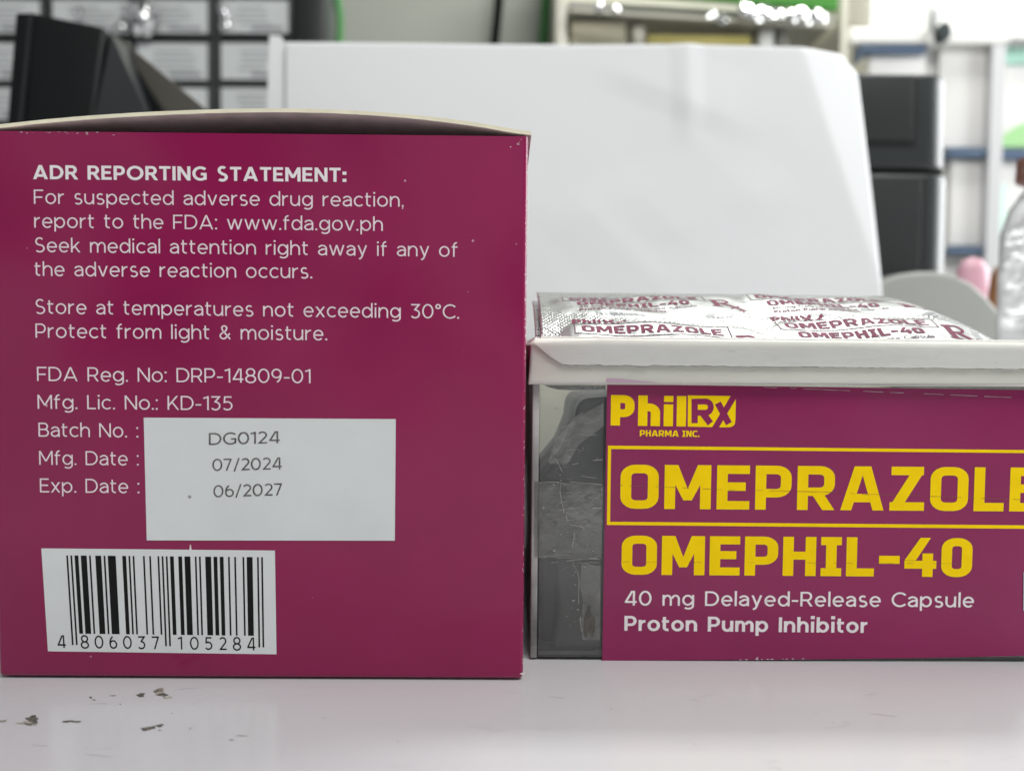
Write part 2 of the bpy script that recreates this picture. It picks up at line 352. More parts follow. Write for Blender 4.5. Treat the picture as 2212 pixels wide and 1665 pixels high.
def block(c, w):
    """squarish display face; drawn narrow, later widened so stems grow heavier than bars"""
    h = w/2; T = 1-h; r = .17
    def rr(x0, x1, y0, y1, r=r):
        return el(x1-r, y1-r, r, r, 0, 90, 5) + el(x0+r, y1-r, r, r, 90, 180, 5) + el(x0+r, y0+r, r, r, 180, 270, 5) + el(x1-r, y0+r, r, r, 270, 360, 5) + [(x1, y1-r)]
    def bowl(x0, x1, y0, y1, r=r):
        return [(x0, y1), (x1-r, y1)] + el(x1-r, y1-r, r, r, 90, 0, 5)[1:] + el(x1-r, y0+r, r, r, 0, -90, 5) + [(x0, y0)]
    if c == ' ': return .28, []
    if c == 'O' or c == '0': W = .68 if c == 'O' else .60; return W, [rr(h, W-h, h, T)]
    if c == 'M':
        W = .83; return W, [('poly', [(0, 0), (w, 0), (w, 1), (0, 1)]), ('poly', [(W-w, 0), (W, 0), (W, 1), (W-w, 1)]),
            ('poly', [(w*.98, 1), (w*1.25, 1), (W/2, .46), (W-w*1.25, 1), (W-w*.98, 1), (W-w*.98, .56), (W/2+.075, .20), (W/2-.075, .20), (w*.98, .56)])]
    if c == 'E': W = .585; return W, [[(W, T), (h, T), (h, h), (W, h)], [(w*.6, .52), (W-.07, .52)]]
    if c == 'P': W = .645; return W, [[(h, 0), (h, 1)], bowl(w*.6, W-h, .28+h, T)]
    if c == 'R': W = .67; return W, [[(h, 0), (h, 1)], bowl(w*.6, W-h, .32+h, T), dg(.37, .36, W-w*.56, 0, w)]
    if c == 'A': W = .78; k = dw(.3, 1, w); return W, [dg(k, 0, W/2-.05, 1, w), dg(W-k, 0, W/2+.05, 1, w), [(.2, .28), (W-.2, .28)], ('poly', [(W/2-.10, .86), (W/2+.10, .86), (W/2+.10, 1), (W/2-.10, 1)])]
    if c == 'Z': W = .62; return W, [[(.02, T), (W-.02, T)], [(0, h), (W, h)], dg(w*.62, w*.55, W-w*.64, 1-w*.55, w*1.05)]
    if c == 'L': W = .54; return W, [[(h, 1), (h, h), (W, h)]]
    if c == 'H': W = .64; return W, [[(h, 0), (h, 1)], [(W-h, 0), (W-h, 1)], [(w*.9, .52), (W-w*.9, .52)]]
    if c == 'I': W = .40; return W, [[(W/2, w*.8), (W/2, 1-w*.8)], [(0, h), (W, h)], [(0, T), (W, T)]]
    if c == '-': return .40, [[(0, .43), (.40, .43)]]
    if c == '4': W = .62; return W, [('poly', [(.30, 1), (.50, 1), (.22, .42), (.0, .42)]), [(0, .31), (W, .31)], [(W-.17, 0), (W-.17, .60)]]
    if c == 'N': W = .66; k = .05; return W, [[(h, 0), (h, 1)], [(W-h, 0), (W-h, 1)], dg(w*.75, .98, W-w*.75, .02, w)]
    if c == 'C': W = .60; return W, [[(W, T)] + el(h+r, T-r, r, r, 90, 180, 5) + el(h+r, h+r, r, r, 180, 270, 5) + [(W, h)]]
    if c == 'h': W = .60; return W, [[(h, 0), (h, 1)], [(w*.6, .74-h)] + el(W-h-r, .74-h-r, r, r, 90, 0, 5) + [(W-h, 0)]]
    if c == 'i': return w, [[(h, 0), (h, .72)], [(h, .80), (h, 1)]]
    if c == 'l': return w, [[(h, 0), (h, 1)]]
    if c == '.': return w, [('poly', [(0, 0), (w, 0), (w, w), (0, w)])]
    raise KeyError(c)

def layout(text, font, w, track):
    x = 0; polys = []; ends = []; k = 0
    for ch in text:
        adv, st = font(ch, w)
        for s in st:
            k += 1
            if isinstance(s, tuple): polys.append(([[(p[0]+x, p[1]) for p in s[1]]], k % 7))
            else: polys.append(([[(v.x + x, v.y) for v in f] for f in ribbon(s, w)], k % 7))
        x += adv; ends.append(x); x += track
    return polys, ends

class Plane:
    """a vertical face: origin, horizontal direction, outward normal"""
    def __init__(s, A, B):
        s.o = Vector((A.x, A.y, 0)); s.e = Vector((B.x-A.x, B.y-A.y, 0)).normalized(); s.n = Vector((s.e.y, -s.e.x, 0))
    def uv(s, px, py):
        d = ray(px, py); t = (s.o - CAM).dot(s.n) / d.dot(s.n); p = CAM + d*t
        return (p - s.o).dot(s.e), p.z
    def pt(s, u, z, off=0.0): return s.o + s.e*u + Vector((0, 0, z)) + s.n*off

def print_line(name, text, pl, p0, p1, cap, mat_, parent, font=sans, w=.115, track=.115, off=2e-5, fit=None, clip=None, lift=4e-6):
    """print text on a face; p0/p1 are where its baseline starts and ends (fit: after that many letters)"""
    polys, ends = layout(text, font, w, track)
    u0, z0 = pl.uv(*p0); u1, z1 = pl.uv(*p1)
    capm = abs(pl.uv(p0[0], p0[1]-cap)[1] - z0)
    ln = ends[(fit or len(ends)) - 1]; sx = (u1-u0)/ln; sl = (z1-z0)/ln
    mb = MB()
    for fs, k in polys:
        for f in fs:
            if clip is not None and sum(p[1] for p in f)/len(f) < clip: continue
            mb.add([pl.pt(u0 + x*sx, z0 + x*sl + y*capm, off + k*lift) for x, y in f], [tuple(range(len(f)))])
    return mb.build(name, mat_, parent)
def quad_print(name, pl, pxs, mat_, parent, off, thick=0.0):
    ps = [pl.uv(*p) for p in pxs]; mb = MB()
    if thick: mb.prism([pl.pt(u, z, off+thick) for u, z in ps], [pl.pt(u, z, off) for u, z in ps])
    else: mb.add([pl.pt(u, z, off) for u, z in ps], [tuple(range(len(ps)))])
    return mb.build(name, mat_, parent)

# ================================================================== SETTING
c = MB(); c.box(-0.9, 0.9, -0.35, 0.62, -0.03, 0); counter = c.build('countertop', M_counter, bevel=.002); structure(counter)
f = MB(); f.box(-4, 4, -3, 4, -0.95, -0.9); structure(f.build('floor', mat('floor_tile', (.35, .34, .32), .4, noise=.1, nscale=3)))
f = MB(); f.box(-1.5, 3.2, 1.62, 1.70, -0.9, 2.6); structure(f.build('wall', M_wall))
counter['_w'] = (0, 0, 0)
def blob(cx, cy, rx, ry, n=26, jag=.45, seed=0):
    rnd = random.Random(seed); ph = [rnd.uniform(0, 6.28) for _ in range(4)]
    out = []
    for i in range(n):
        a = 2*math.pi*i/n; k = 1 + jag*(.35*math.sin(2*a+ph[0]) + .35*math.sin(3*a+ph[1]) + .3*math.sin(5*a+ph[2]) + .25*rnd.uniform(-1, 1))
        out.append((cx + rx*k*math.cos(a), cy + ry*k*math.sin(a)))
    return out
def scuff(px, py, rx, ry, m, z, seed, jag=.6):
    pts = [G(x, y, z) for x, y in blob(px, py, rx, ry, jag=jag, seed=seed)]
    mb = MB(); mb.add(pts, [tuple(range(len(pts)))]); return mb.build('scuff_mark', m, counter)
SC = [(70,1553,13,7,0),(58,1561,16,4,1),(74,1549,7,5,0),(64,1563,8,3,0),(154,1557,17,2.2,0),(304,1500,9,3.5,0),(346,1494,13,7,1),(342,1491,8,3.5,0),(352,1499,9,2.4,0),
      (362,1506,9,2.4,1),(318,1573,15,3.2,0),(327,1570,8,3,0),(345,1566,7,3.2,0),(345,1576,2.5,1,0),(196,1505,2.2,2.2,0),(203,1510,3,1,1),(244,1501,6,.8,1),
      (5,1556,9,1.6,1),(260,1520,1.5,1,0),(372,1540,1.2,.9,0),(524,1588,12,.8,1),(411,1572,1.4,.9,0),(186,1613,1.2,.8,1),(500,1597,5,.8,1),
      (700,1550,1.3,.9,1),(860,1600,1.4,.9,1),(1320,1530,1.4,.8,1),(1500,1606,1.6,.9,1),(1800,1560,1.4,.8,1)]
for i, (x, y, rx, ry, k) in enumerate(SC): scuff(x, y, rx, ry, [M_scuff, M_scuff2][k], 2.5e-5 + 1e-5*(i % 9), i)

rn = random.Random(77)
for k in range(34):
    x, y = rn.uniform(20, 2190), rn.uniform(1485, 1655); L_ = rn.uniform(6, 60); a = rn.uniform(-.5, .5); w_ = rn.uniform(.35, .8)
    if y < 1500 and x > 1150: continue
    q = [G(x, y, 3e-5), G(x+L_*math.cos(a), y+L_*math.sin(a)*.4, 3e-5), G(x+L_*math.cos(a), y+L_*math.sin(a)*.4+w_, 3e-5), G(x, y+w_*.6, 3e-5)]
    mb = MB(); mb.add(q, [(0, 1, 2, 3)]); mb.build('scratch', M_scr, counter)
# ================================================================== MAROON CARTON
PB = Plane(G(-4, 1465), G(1134, 1470.5))
uR = PB.uv(1135, 900)[0]; uL = 0.0; zT = PB.uv(570, 289)[1]; DEP = .078
carton = thing('medicine_carton', 'maroon cardboard medicine carton with white printed text, its top panel bowed open', 'box',
               tuple(PB.pt((uL+uR)/2, 0, -DEP/2)))
def bx(u, y, z): return PB.pt(u, z, -y)
th = .0006; b = MB()
zl, zr = PB.uv(2, 285)[1], PB.uv(1136, 293)[1]
ring = lambda u0, u1, y0, y1, z0, z1: ([bx(u0, y0, z0), bx(u1, y0, z0), bx(u1, y1, z0), bx(u0, y1, z0)], [bx(u0, y0, z1), bx(u1, y0, z1), bx(u1, y1, z1), bx(u0, y1, z1)])
ob, ot = ring(uL, uR, 0, DEP, .00025, zT); ib, it = ring(uL+th, uR-th, th, DEP-th, .0011, zT)
b.add(ob + ot + ib + it, [(3,2,1,0), (0,1,5,4), (1,2,6,5), (2,3,7,6), (3,0,4,7)] +
      [(4,5,13,12), (5,6,14,13), (6,7,15,14), (7,4,12,15)] + [(8,12,13,9), (9,13,14,10), (10,14,15,11), (11,15,12,8), (8,9,10,11)])
for i in range(5, 9): b.m[i] = 2
for i in range(9, 14): b.m[i] = 1
body = b.build('carton_body', [M_box, M_board, M_edge], carton)
bm = bmesh.new(); bm.from_mesh(body.data)
es = [e for e in bm.edges if e.is_manifold and abs(e.calc_face_angle(0)) > R(40) and
      all(f.material_index == 0 for f in e.link_faces)]
bmesh.ops.bevel(bm, geom=es, offset=.0007, segments=4, profile=.5, affect='EDGES')
for f_ in bm.faces: f_.smooth = True
bm.to_mesh(body.data); bm.free(); body.data.set_sharp_from_angle(angle=R(50))
fb = MB(); _o, _t = ring(uL+.002, uR-.002, .002, DEP-.002, .00005, .0002)
fb.prism(_t, _o); fb.build('bottom_flap', M_board, carton)
# bowed top panel: front edge follows the photographed arch, flattening toward the hinge at the back
arch = [(-14, 274), (0, 269), (60, 262.5), (150, 254), (260, 246), (380, 240), (500, 236), (620, 235), (740, 238), (860, 246), (960, 256), (1050, 269), (1105, 279), (1130, 284), (1139, 288)]
au = [PB.uv(x, y) for x, y in arch]
def arch_z(u):
    if u <= au[0][0]: return au[0][1]
    for (ua, za), (ub, zb) in zip(au, au[1:]):
        if u <= ub: t = (u-ua)/(ub-ua); return za + (zb-za)*t
    return au[-1][1]
def arch_s(u):
    k = .004; return sum(arch_z(u + k*j/4) for j in range(-4, 5))/9
nu, nv = 60, 14; vs = []; fs = []; fm = []
t = MB(); tp = .00055
topu = [uL - .0008 + (uR - uL + .0013)*i/nu for i in range(nu+1)]
def topz(u, v):
    e = max(0, arch_s(u) - zT - tp); return zT + 1.2e-4 + e*(1-v)**2.2
rnd = random.Random(3)
jit = [rnd.uniform(-1, 1)*.00006 for _ in topu]
top = [[bx(u, v*DEP*.995 + .0002 + (jit[i] if j == 0 else 0), topz(u, v) + tp + (jit[i]*.6 if j == 0 else 0)) for i, u in enumerate(topu)] for j, v in enumerate([k/nv for k in range(nv+1)])]
bot = [[bx(u, v*DEP*.995 + .0002 + (jit[i] if j == 0 else 0), topz(u, v)) for i, u in enumerate(topu)] for j, v in enumerate([k/nv for k in range(nv+1)])]
for A_, mi in ((top, 0), (bot, 1)):
    for j in range(nv):
        for i in range(nu): t.quad(A_[j][i], A_[j][i+1], A_[j+1][i+1], A_[j+1][i], mi)
for i in range(nu): t.quad(top[0][i], top[0][i+1], bot[0][i+1], bot[0][i], 2); t.quad(top[nv][i], top[nv][i+1], bot[nv][i+1], bot[nv][i], 2)
for j in range(nv): t.quad(top[j][0], top[j+1][0], bot[j+1][0], bot[j][0], 2); t.quad(top[j][nu], top[j+1][nu], bot[j+1][nu], bot[j][nu], 2)
tpn = t.build('top_panel', [M_box, M_board, M_edge], carton, smooth=True)
bm = bmesh.new(); bm.from_mesh(tpn.data); bmesh.ops.remove_doubles(bm, verts=bm.verts, dist=1e-6); bm.to_mesh(tpn.data); bm.free()
tpn.data.set_sharp_from_angle(angle=R(40))
# dust flaps folded in beneath it
for s in (0, 1):
    u0, u1 = (uL+.001, uL+.03) if s == 0 else (uR-.03, uR-.001)
    fb = MB(); fb.prism([bx(u0, .004, zT-.0012), bx(u1, .004, zT-.006), bx(u1, DEP-.004, zT-.006), bx(u0, DEP-.004, zT-.0012)],
                        [bx(u0, .004, zT-.0017), bx(u1, .004, zT-.0065), bx(u1, DEP-.004, zT-.0065), bx(u0, DEP-.004, zT-.0017)])
    fb.build('dust_flap', M_board, carton)

LINES = [("ADR REPORTING STATEMENT:", (71.6, 387.3), (748.5, 393.4), 30.4, .185, .115, M_ink_w),
 ("For suspected adverse drug reaction,", (73.6, 440.5), (872, 447), 30.6, .098, .13, M_ink),
 ("report to the FDA: www.fda.gov.ph", (74.3, 492), (827, 499), 30.6, .098, .13, M_ink),
 ("Seek medical attention right away if any of", (75, 544.3), (989, 555), 30.6, .098, .13, M_ink),
 ("the adverse reaction occurs.", (75, 596), (674.6, 601.3), 30.6, .098, .13, M_ink),
 ("Store at temperatures not exceeding 30" + chr(176) + "C.", (76, 677.4), (991.7, 688.4), 30.6, .098, .13, M_ink),
 ("Protect from light & moisture.", (77, 729.3), (707, 735), 30.6, .098, .13, M_ink),
 ("FDA Reg. No: DRP-14809-01", (80.3, 822.6), (671, 827.6), 30.4, .098, .12, M_ink),
 ("Mfg. Lic. No.: KD-135", (81.6, 882.7), (502.6, 886), 30.2, .098, .12, M_ink),
 ("Batch No. :", (83.5, 942.8), (299, 944.7), 30.2, .098, .12, M_ink),
 ("Mfg. Date :", (85, 1003.5), (300, 1005), 30.2, .098, .12, M_ink),
 ("Exp. Date :", (86.6, 1063), (301.4, 1064.9), 30.2, .098, .12, M_ink)]
for i, (tx, p0, p1, cap, w_, tr, m_) in enumerate(LINES):
    print_line('printed_heading' if i == 0 else 'printed_text', tx, PB, p0, p1, cap, m_, carton, w=w_, track=tr)
stk = quad_print('date_sticker', PB, [(317.5, 1166.4), (853, 1167), (855, 905), (311, 901.8)], M_stk, carton, 1e-5, 8e-5)
for tx, p0, p1 in (("DG0124", (451.8, 960.8), (605, 956.5)), ("07/2024", (459.3, 1016.7), (609.3, 1013)), ("06/2027", (461.6, 1073.6), (611, 1068.8))):
    print_line('stamped_text', tx, PB, p0, p1, 25.8, M_gray_ink, stk, w=.115, track=.09, off=1.1e-4)
BQ = [(89.4, 1183.8), (594, 1188.5), (597.4, 1412.4), (103.7, 1405.9)]
bar = quad_print('barcode_panel', PB, [BQ[3], BQ[2], BQ[1], BQ[0]], M_stk, carton, 2e-5)
quad_print('print_tick', PB, [(409, 1187.5), (414, 1187.5), (412.6, 1177), (411, 1175)], M_ink, carton, 3e-5)
TL, TR, BL, BR = (143, 1198.9), (568.4, 1202.8), (155.3, 1392), (571.3, 1397.3)
def bq(s, v):  # s along 0..1, v down 0..1
    a = (TL[0] + (TR[0]-TL[0])*s, TL[1] + (TR[1]-TL[1])*s); d = (BL[0] + (BR[0]-BL[0])*s, BL[1] + (BR[1]-BL[1])*s)
    return PB.uv(a[0] + (d[0]-a[0])*v, a[1] + (d[1]-a[1])*v)
LC = ["0001101","0011001","0010011","0111101","0100011","0110001","0101111","0111011","0110111","0001011"]
PAR = ["LLLLLL","LLGLGG","LLGGLG","LLGGGL","LGLLGG","LGGLLG","LGGGLL","LGLGLG","LGLGGL","LGGLGL"]
code = "4806037105284"
inv = lambda s: ''.join('1' if x == '0' else '0' for x in s)
bits = '101' + ''.join(LC[int(d)] if p == 'L' else inv(LC[int(d)])[::-1] for d, p in zip(code[1:7], PAR[int(code[0])])) + '01010' + ''.join(inv(LC[int(d)]) for d in code[7:]) + '101'
mb = MB(); i = 0
while i < 95:
    if bits[i] == '1':
        j = i
        while j < 95 and bits[j] == '1': j += 1
        guard = i < 3 or i >= 92 or 45 <= i < 50
        v1 = 1.0 if guard else .873
        e = .08
        mb.add([PB.pt(*bq((i+e)/95, 0), 4e-5), PB.pt(*bq((j-e)/95, 0), 4e-5), PB.pt(*bq((j-e)/95, v1), 4e-5), PB.pt(*bq((i+e)/95, v1), 4e-5)], [(0, 1, 2, 3)])
        i = j
    else: i += 1
mb.build('barcode_bars', M_blk, bar)
mb = MB()
for k, d in enumerate(code):
    mod = -5.0 if k == 0 else (3 + 7*(k-1) + 3.5 if k < 7 else 50 + 7*(k-7) + 3.5)
    adv, st = sans(d, .115)
    for q, s in enumerate(st):
        for f_ in ([s[1]] if isinstance(s, tuple) else [[(v.x, v.y) for v in ff] for ff in ribbon(s, .115)]):
            mb.add([PB.pt(*bq((mod + (x - adv/2)*6.0)/95, 1.035 - y*.142), 4.2e-5 + q*5e-6) for x, y in f_], [tuple(range(len(f_)))])
mb.build('barcode_digits', M_blk, bar)
# rubbed-off flecks along the right edge, at the corner and on the crease
rnd = random.Random(11); fl = MB()
for k in range(150):
    z = rnd.uniform(.001, zT-.0003); s = rnd.uniform(.00003, .00009); v = s*rnd.uniform(.7, 2.6)
    if rnd.random() < .55: z = zT - abs(rnd.gauss(0, .02))
    if z < .002: continue
    a = rnd.uniform(.7, 1.45); r_ = .0007
    cu = uR - r_ + (r_+1.5e-5)*math.sin(a); cn = -r_ + (r_+1.5e-5)*math.cos(a)
    ta = (math.cos(a), -math.sin(a))
    fl.add([PB.pt(cu + ta[0]*s*dx, z + v*dz, cn + ta[1]*s*dx) for dx, dz in ((-1, -.6), (.2, -1), (1, .1), (-.1, 1))], [(0, 1, 2, 3)])
for k in range(5):
    x = rnd.choice([rnd.uniform(1100, 1132), rnd.uniform(1118, 1134)]); y = rnd.uniform(296, 318)
    u, z = PB.uv(x, y); s = rnd.uniform(.00004, .00016)
    if u > uR-.0008: continue
    fl.add([PB.pt(u + s*math.cos(a)*rnd.uniform(.6, 1.2), z + s*math.sin(a)*rnd.uniform(.6, 1.2), 3e-5) for a in [2*math.pi*q/7 for q in range(7)]], [tuple(range(7))])
for k in range(18):
    x = rnd.uniform(25, 195) if k < 15 else rnd.uniform(195, 270); u, z = PB.uv(x, 0); z = zT - abs(rnd.gauss(0, .00018)) - .00006
    s = rnd.uniform(.00008, .0002)
    fl.add([PB.pt(u - s, z - s*.3, 3e-5), PB.pt(u + s*.6, z - s*.2, 3e-5), PB.pt(u + s, z + s*.25, 3e-5), PB.pt(u - s*.2, z + s*.2, 3e-5)], [(0, 1, 2, 3)])
u, z = PB.uv(1128, 1464)
fl.add([PB.pt(u + x*.0001, .0013 + y*.0001, 3e-5) for x, y in ((-4, -2), (0, -3.2), (3.2, -2), (3.4, 1.5), (1.5, -.4), (-1.5, .3), (-2.6, -.9))], [tuple(range(7))])
fl.build('edge_wear', M_flk, carton)

# ================================================================== CLEAR STRIP DISPENSER
PC = Plane(G(1152, 1425), G(2212, 1430))
vL = PC.uv(1148, 1100)[0]; vR = vL + .094; zR = PC.uv(1700, 735)[1]; zLip = PC.uv(1700, 829)[1]; CD = .072
def cx_(u, y, z): return PC.pt(u, z, -y)
disp = thing('strip_dispenser', 'clear plastic dispenser tray with milky rim and plum and yellow printed label', 'container', tuple(PC.pt((vL+vR)/2, 0, -CD/2)))
def slab(name, u0, u1, y0, y1, z0, z1, m, parent, bevel=.0002):
    s = MB(); P_ = lambda u, y, z: cx_(u, y, z)
    s.add([P_(u0,y0,z0),P_(u1,y0,z0),P_(u1,y1,z0),P_(u0,y1,z0),P_(u0,y0,z1),P_(u1,y0,z1),P_(u1,y1,z1),P_(u0,y1,z1)],
          [(0,3,2,1),(4,5,6,7),(0,1,5,4),(1,2,6,5),(2,3,7,6),(3,0,4,7)])
    return s.build(name, m, parent, bevel=bevel)
M_corner = clear_mat('milky_wall', (.75, .76, .74), gloss=.05, haze=.42, rough=.2, bscale=90)
tw = .0011
slab('front_pane', vL+tw+.0001, vR-tw-.0001, 0, .0009, .0005, zLip+.001, M_clear, disp, .0001)
slab('side_wall', vL, vL+tw, 0, CD, .0003, zLip+.0015, M_corner, disp)
slab('side_wall', vR-tw, vR, 0, CD, .0003, zLip+.0015, M_corner, disp)
slab('back_wall', vL+tw+.0001, vR-tw-.0001, CD-.0012, CD, .0012, zR-.001, M_milk, disp)
slab('tray_base', vL+tw+.0001, vR-tw-.0001, .0012, CD-.0014, .0002, .0011, M_corner, disp, .0001)
# rim: overhanging collar round the mouth
lo = .0011
rim = MB()
o0, o1, o2 = (vL-.0004, vR+.0009), -lo, CD+lo
prof = [(lo, zLip), (lo, zR-.0008), (lo-.0007, zR), (-.0009, zR), (-.0009, zLip+.0003)]  # outward offset, height
def corner(ex, z):
    return [cx_(vL+.0007-ex, .0-ex if ex > 0 else -ex, z), cx_(vR-.0007+ex, -ex, z), cx_(vR-.0007+ex, CD+ex, z), cx_(vL+.0007-ex, CD+ex, z)]
rings = [corner(ex, z) for ex, z in prof]
for a in range(len(rings)):
    b_ = (a+1) % len(rings)
    for k in range(4): rim.quad(rings[a][k], rings[a][(k+1) % 4], rings[b_][(k+1) % 4], rings[b_][k])
rimo = rim.build('rim', M_milk, disp)
bm = bmesh.new(); bm.from_mesh(rimo.data); bmesh.ops.remove_doubles(bm, verts=bm.verts, dist=1e-6)
bmesh.ops.bevel(bm, geom=[e for e in bm.edges if e.calc_face_angle(0) > R(30)], offset=.00035, segments=3, profile=.5, affect='EDGES')
for f_ in bm.faces: f_.smooth = True
bmesh.ops.recalc_face_normals(bm, faces=bm.faces); bm.to_mesh(rimo.data); bm.free(); rimo.data.set_sharp_from_angle(angle=R(40))
# folded flap stuck over the rim's front, its torn lower edge slightly lifted
PF = Plane(PC.pt(0, 0, lo), PC.pt(1, 0, lo))
fl = MB(); rnd = random.Random(5); xs = list(range(1216, 2420, 12)); lowr = []
for x in xs: lowr.append((x, 787 + (x-1216)*.0095 + rnd.uniform(-1, 1)*1.0 + (2 if 1370 < x < 1400 else 0)))
left = [(1150, 739), (1165, 751), (1185, 768), (1202, 779)]
topx = [(2420, 746), (2000, 741.5), (1600, 736.5), (1300, 733)]
outl = left + lowr + topx
ps = [PF.uv(*p) for p in outl]
fl.prism([PF.pt(u, z, 5e-4) for u, z in ps], [PF.pt(u, z, 3e-5) for u, z in ps])
fl.build('folded_flap', M_milk2, disp, bevel=0)
# thin broken tan line along the flap's lower edge
dl = MB()
for a, b_ in zip(lowr, lowr[1:]):
    if rnd.random() < .25: continue
    t_ = rnd.uniform(.5, 1.5)
    q = [PF.uv(a[0], a[1]+.1), PF.uv(b_[0], b_[1]+.1), PF.uv(b_[0], b_[1]+.1+t_), PF.uv(a[0], a[1]+.1+t_)]
    dl.add([PF.pt(u, z, 4e-5) for u, z in q], [(0, 1, 2, 3)])
dl.build('flap_edge_line', M_scuff2, disp)

# optical plum tint from the label, painted on the rim as a patch
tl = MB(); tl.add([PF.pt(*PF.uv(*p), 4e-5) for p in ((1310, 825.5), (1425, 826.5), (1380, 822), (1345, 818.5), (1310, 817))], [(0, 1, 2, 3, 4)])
tl.build('rim_plum_tint', mat('plum_tint_paint', (.50, .33, .44), .4), disp)
sm = MB(); rnd = random.Random(8)
for k in range(34):
    x = rnd.uniform(1160, 2200); y = rnd.uniform(745, 822); L_ = rnd.uniform(2, 22); w_ = rnd.uniform(.4, 1.1)
    sm.add([PF.pt(*PF.uv(*p), 5.3e-4 if y < 786 else 5e-5) for p in ((x, y), (x+L_, y+.2+L_*.01), (x+L_*.9, y+.2+w_), (x+.3, y+w_*.8))], [(0, 1, 2, 3)])
sm.build('rim_scratches', mat('rim_scratch', (.50, .49, .44), .5), disp)
# label glued on the front pane
LT = 12e-5
lab = quad_print('label_panel', PC, [(1300.6, 1425.5), (1700, 1423.5), (2000, 1419.5), (2212, 1415), (2330, 1412), (2330, 846), (2212, 842), (1311.3, 829.5)], M_lab, disp, 4e-5, LT-4e-5)
LO = LT + 2e-5
lf = MB()
def frame_side(a, b_, c_, d):
    lf.add([PC.pt(*PC.uv(*p), LO) for p in (a, b_, c_, d)], [(0, 1, 2, 3)])
frame_side((1313, 962), (2296, 972.5), (2296, 979), (1313, 969.2))
frame_side((1310.8, 1126), (2296, 1134.5), (2296, 1142), (1310.8, 1133))
frame_side((1313, 969.3), (1319.8, 969.35), (1317.6, 1125.9), (1310.9, 1125.9))
frame_side((2289, 979.1), (2296, 979.1), (2296, 1134.3), (2289, 1134.3))
lf.build('name_frame', M_yel, lab)
print_line('drug_name', 'OMEPRAZOLE', PC, (1339.4, 1097.8), (2166, 1103.6), 95.0, M_yel, lab, block, .192, .105, LO, fit=9)
print_line('product_name', 'OMEPHIL-40', PC, (1342, 1240), (2097.5, 1245.4), 84.3, M_yel, lab, block, .205, .095, LO)
print_line('dosage_text', '40 mg Delayed-Release Capsule', PC, (1348.3, 1306.3), (2102, 1310.5), 31.5, M_ink_w, lab, sans, .125, .125, LO)
print_line('class_text', 'Proton Pump Inhibitor', PC, (1348.3, 1360.8), (1872.6, 1365.6), 32, M_ink_w, lab, sans, .175, .105, LO)
print_line('maker_text', 'Manufactured by', PC, (1577, 1432.5), (1752, 1430), 13, M_ink, lab, sans, .12, .12, LO, clip=.66)
# logo: Phil + boxed Rx
print_line('logo_text', 'Phil', PC, (1318.8, 918.4), (1481, 920.8), 65.6, M_yel, lab, block, .255, .10, LO)
q1 = [(1485.2, 921), (1538, 922), (1578, 855), (1485.6, 853.7)]
q2 = [(1552.7, 922.4), (1576, 922.4), (1583, 920), (1587, 915), (1588, 906), (1589, 861.5)]
lg = MB()
for q in (q1, q2): lg.add([PC.pt(*PC.uv(*p), LO) for p in q], [tuple(range(len(q)))])
lg.build('logo_box', M_yel, lab)
cut = MB()
def stroke_px(mb, pl, pts, w_, off, m=0):
    for f_ in ribbon(pts, w_): mb.add([pl.pt(*pl.uv(v.x, v.y), off) for v in f_], [tuple(range(len(f_)))], m)
stroke_px(cut, PC, [(1500, 913.5), (1500, 861)], 13.5, LO+2e-5)
stroke_px(cut, PC, [(1500, 867), (1524, 867)] + [(1524+11*math.sin(R(a)), 879-12*math.cos(R(a))) for a in range(15, 181, 15)] + [(1500, 891)], 12.5, LO+2.6e-5)
stroke_px(cut, PC, [(1516, 890), (1534, 914)], 14, LO+3.2e-5)
stroke_px(cut, PC, [(1550, 870), (1574, 914.5)], 14, LO+2e-5)
stroke_px(cut, PC, [(1545.5, 922.5), (1585, 855)], 12.5, LO+2.6e-5)
cut.build('logo_letters', M_lab, lab)
print_line('logo_subtitle', 'PHARMA INC.', PC, (1381.6, 941.9), (1510.5, 943.2), 13.4, M_yel, lab, block, .20, .09, LO)
quad_print('white_patch', PC, [(2209.5, 1318), (2290, 1319), (2290, 1236), (2210, 1235)], M_stk, lab, LO)
quad_print('patch_edge', PC, [(2207.6, 1318), (2209.4, 1318), (2209.9, 1235), (2208.1, 1235)], M_blk, lab, LO)
# clear tape over label and pane: its seams show as thin dirty hairlines
def hair(name, pts, w_, m, off, seed, gaps=.0):
    rn = random.Random(seed); mb = MB()
    for (xa, ya), (xb, yb) in zip(pts, pts[1:]):
        n = max(1, int(abs(xb-xa)/14))
        for i in range(n):
            if rn.random() < gaps: continue
            x0, y0 = xa + (xb-xa)*i/n, ya + (yb-ya)*i/n; x1, y1 = xa + (xb-xa)*(i+1)/n, ya + (yb-ya)*(i+1)/n
            k = w_*rn.uniform(.6, 1.4)
            mb.add([PC.pt(*PC.uv(*p), off) for p in ((x0, y0), (x1, y1), (x1, y1+k), (x0, y0+k))], [(0, 1, 2, 3)])
    return mb.build(name, m, disp)
M_seam = mat('tape_seam_dirt', (.22, .12, .03), .6)
M_seaml = mat('tape_seam_light', (.52, .46, .46), .4)
hair('tape_seam', [(1316, 1046), (1445, 1051), (1560, 1056.5), (1720, 1060), (1836, 1063), (1846, 1066), (1950, 1068), (2090, 1074), (2300, 1081)], .6, M_seam, LO+5e-5, 1, .3)
hair('tape_seam', [(1345, 1212), (1700, 1214), (2100, 1216)], .4, M_seam, LO+5e-5, 2, .6)
hair('tape_seam', [(1636, 835.6), (1720, 838.5), (1950, 848), (2212, 859)], .8, M_seaml, LO+5e-5, 3, .4)
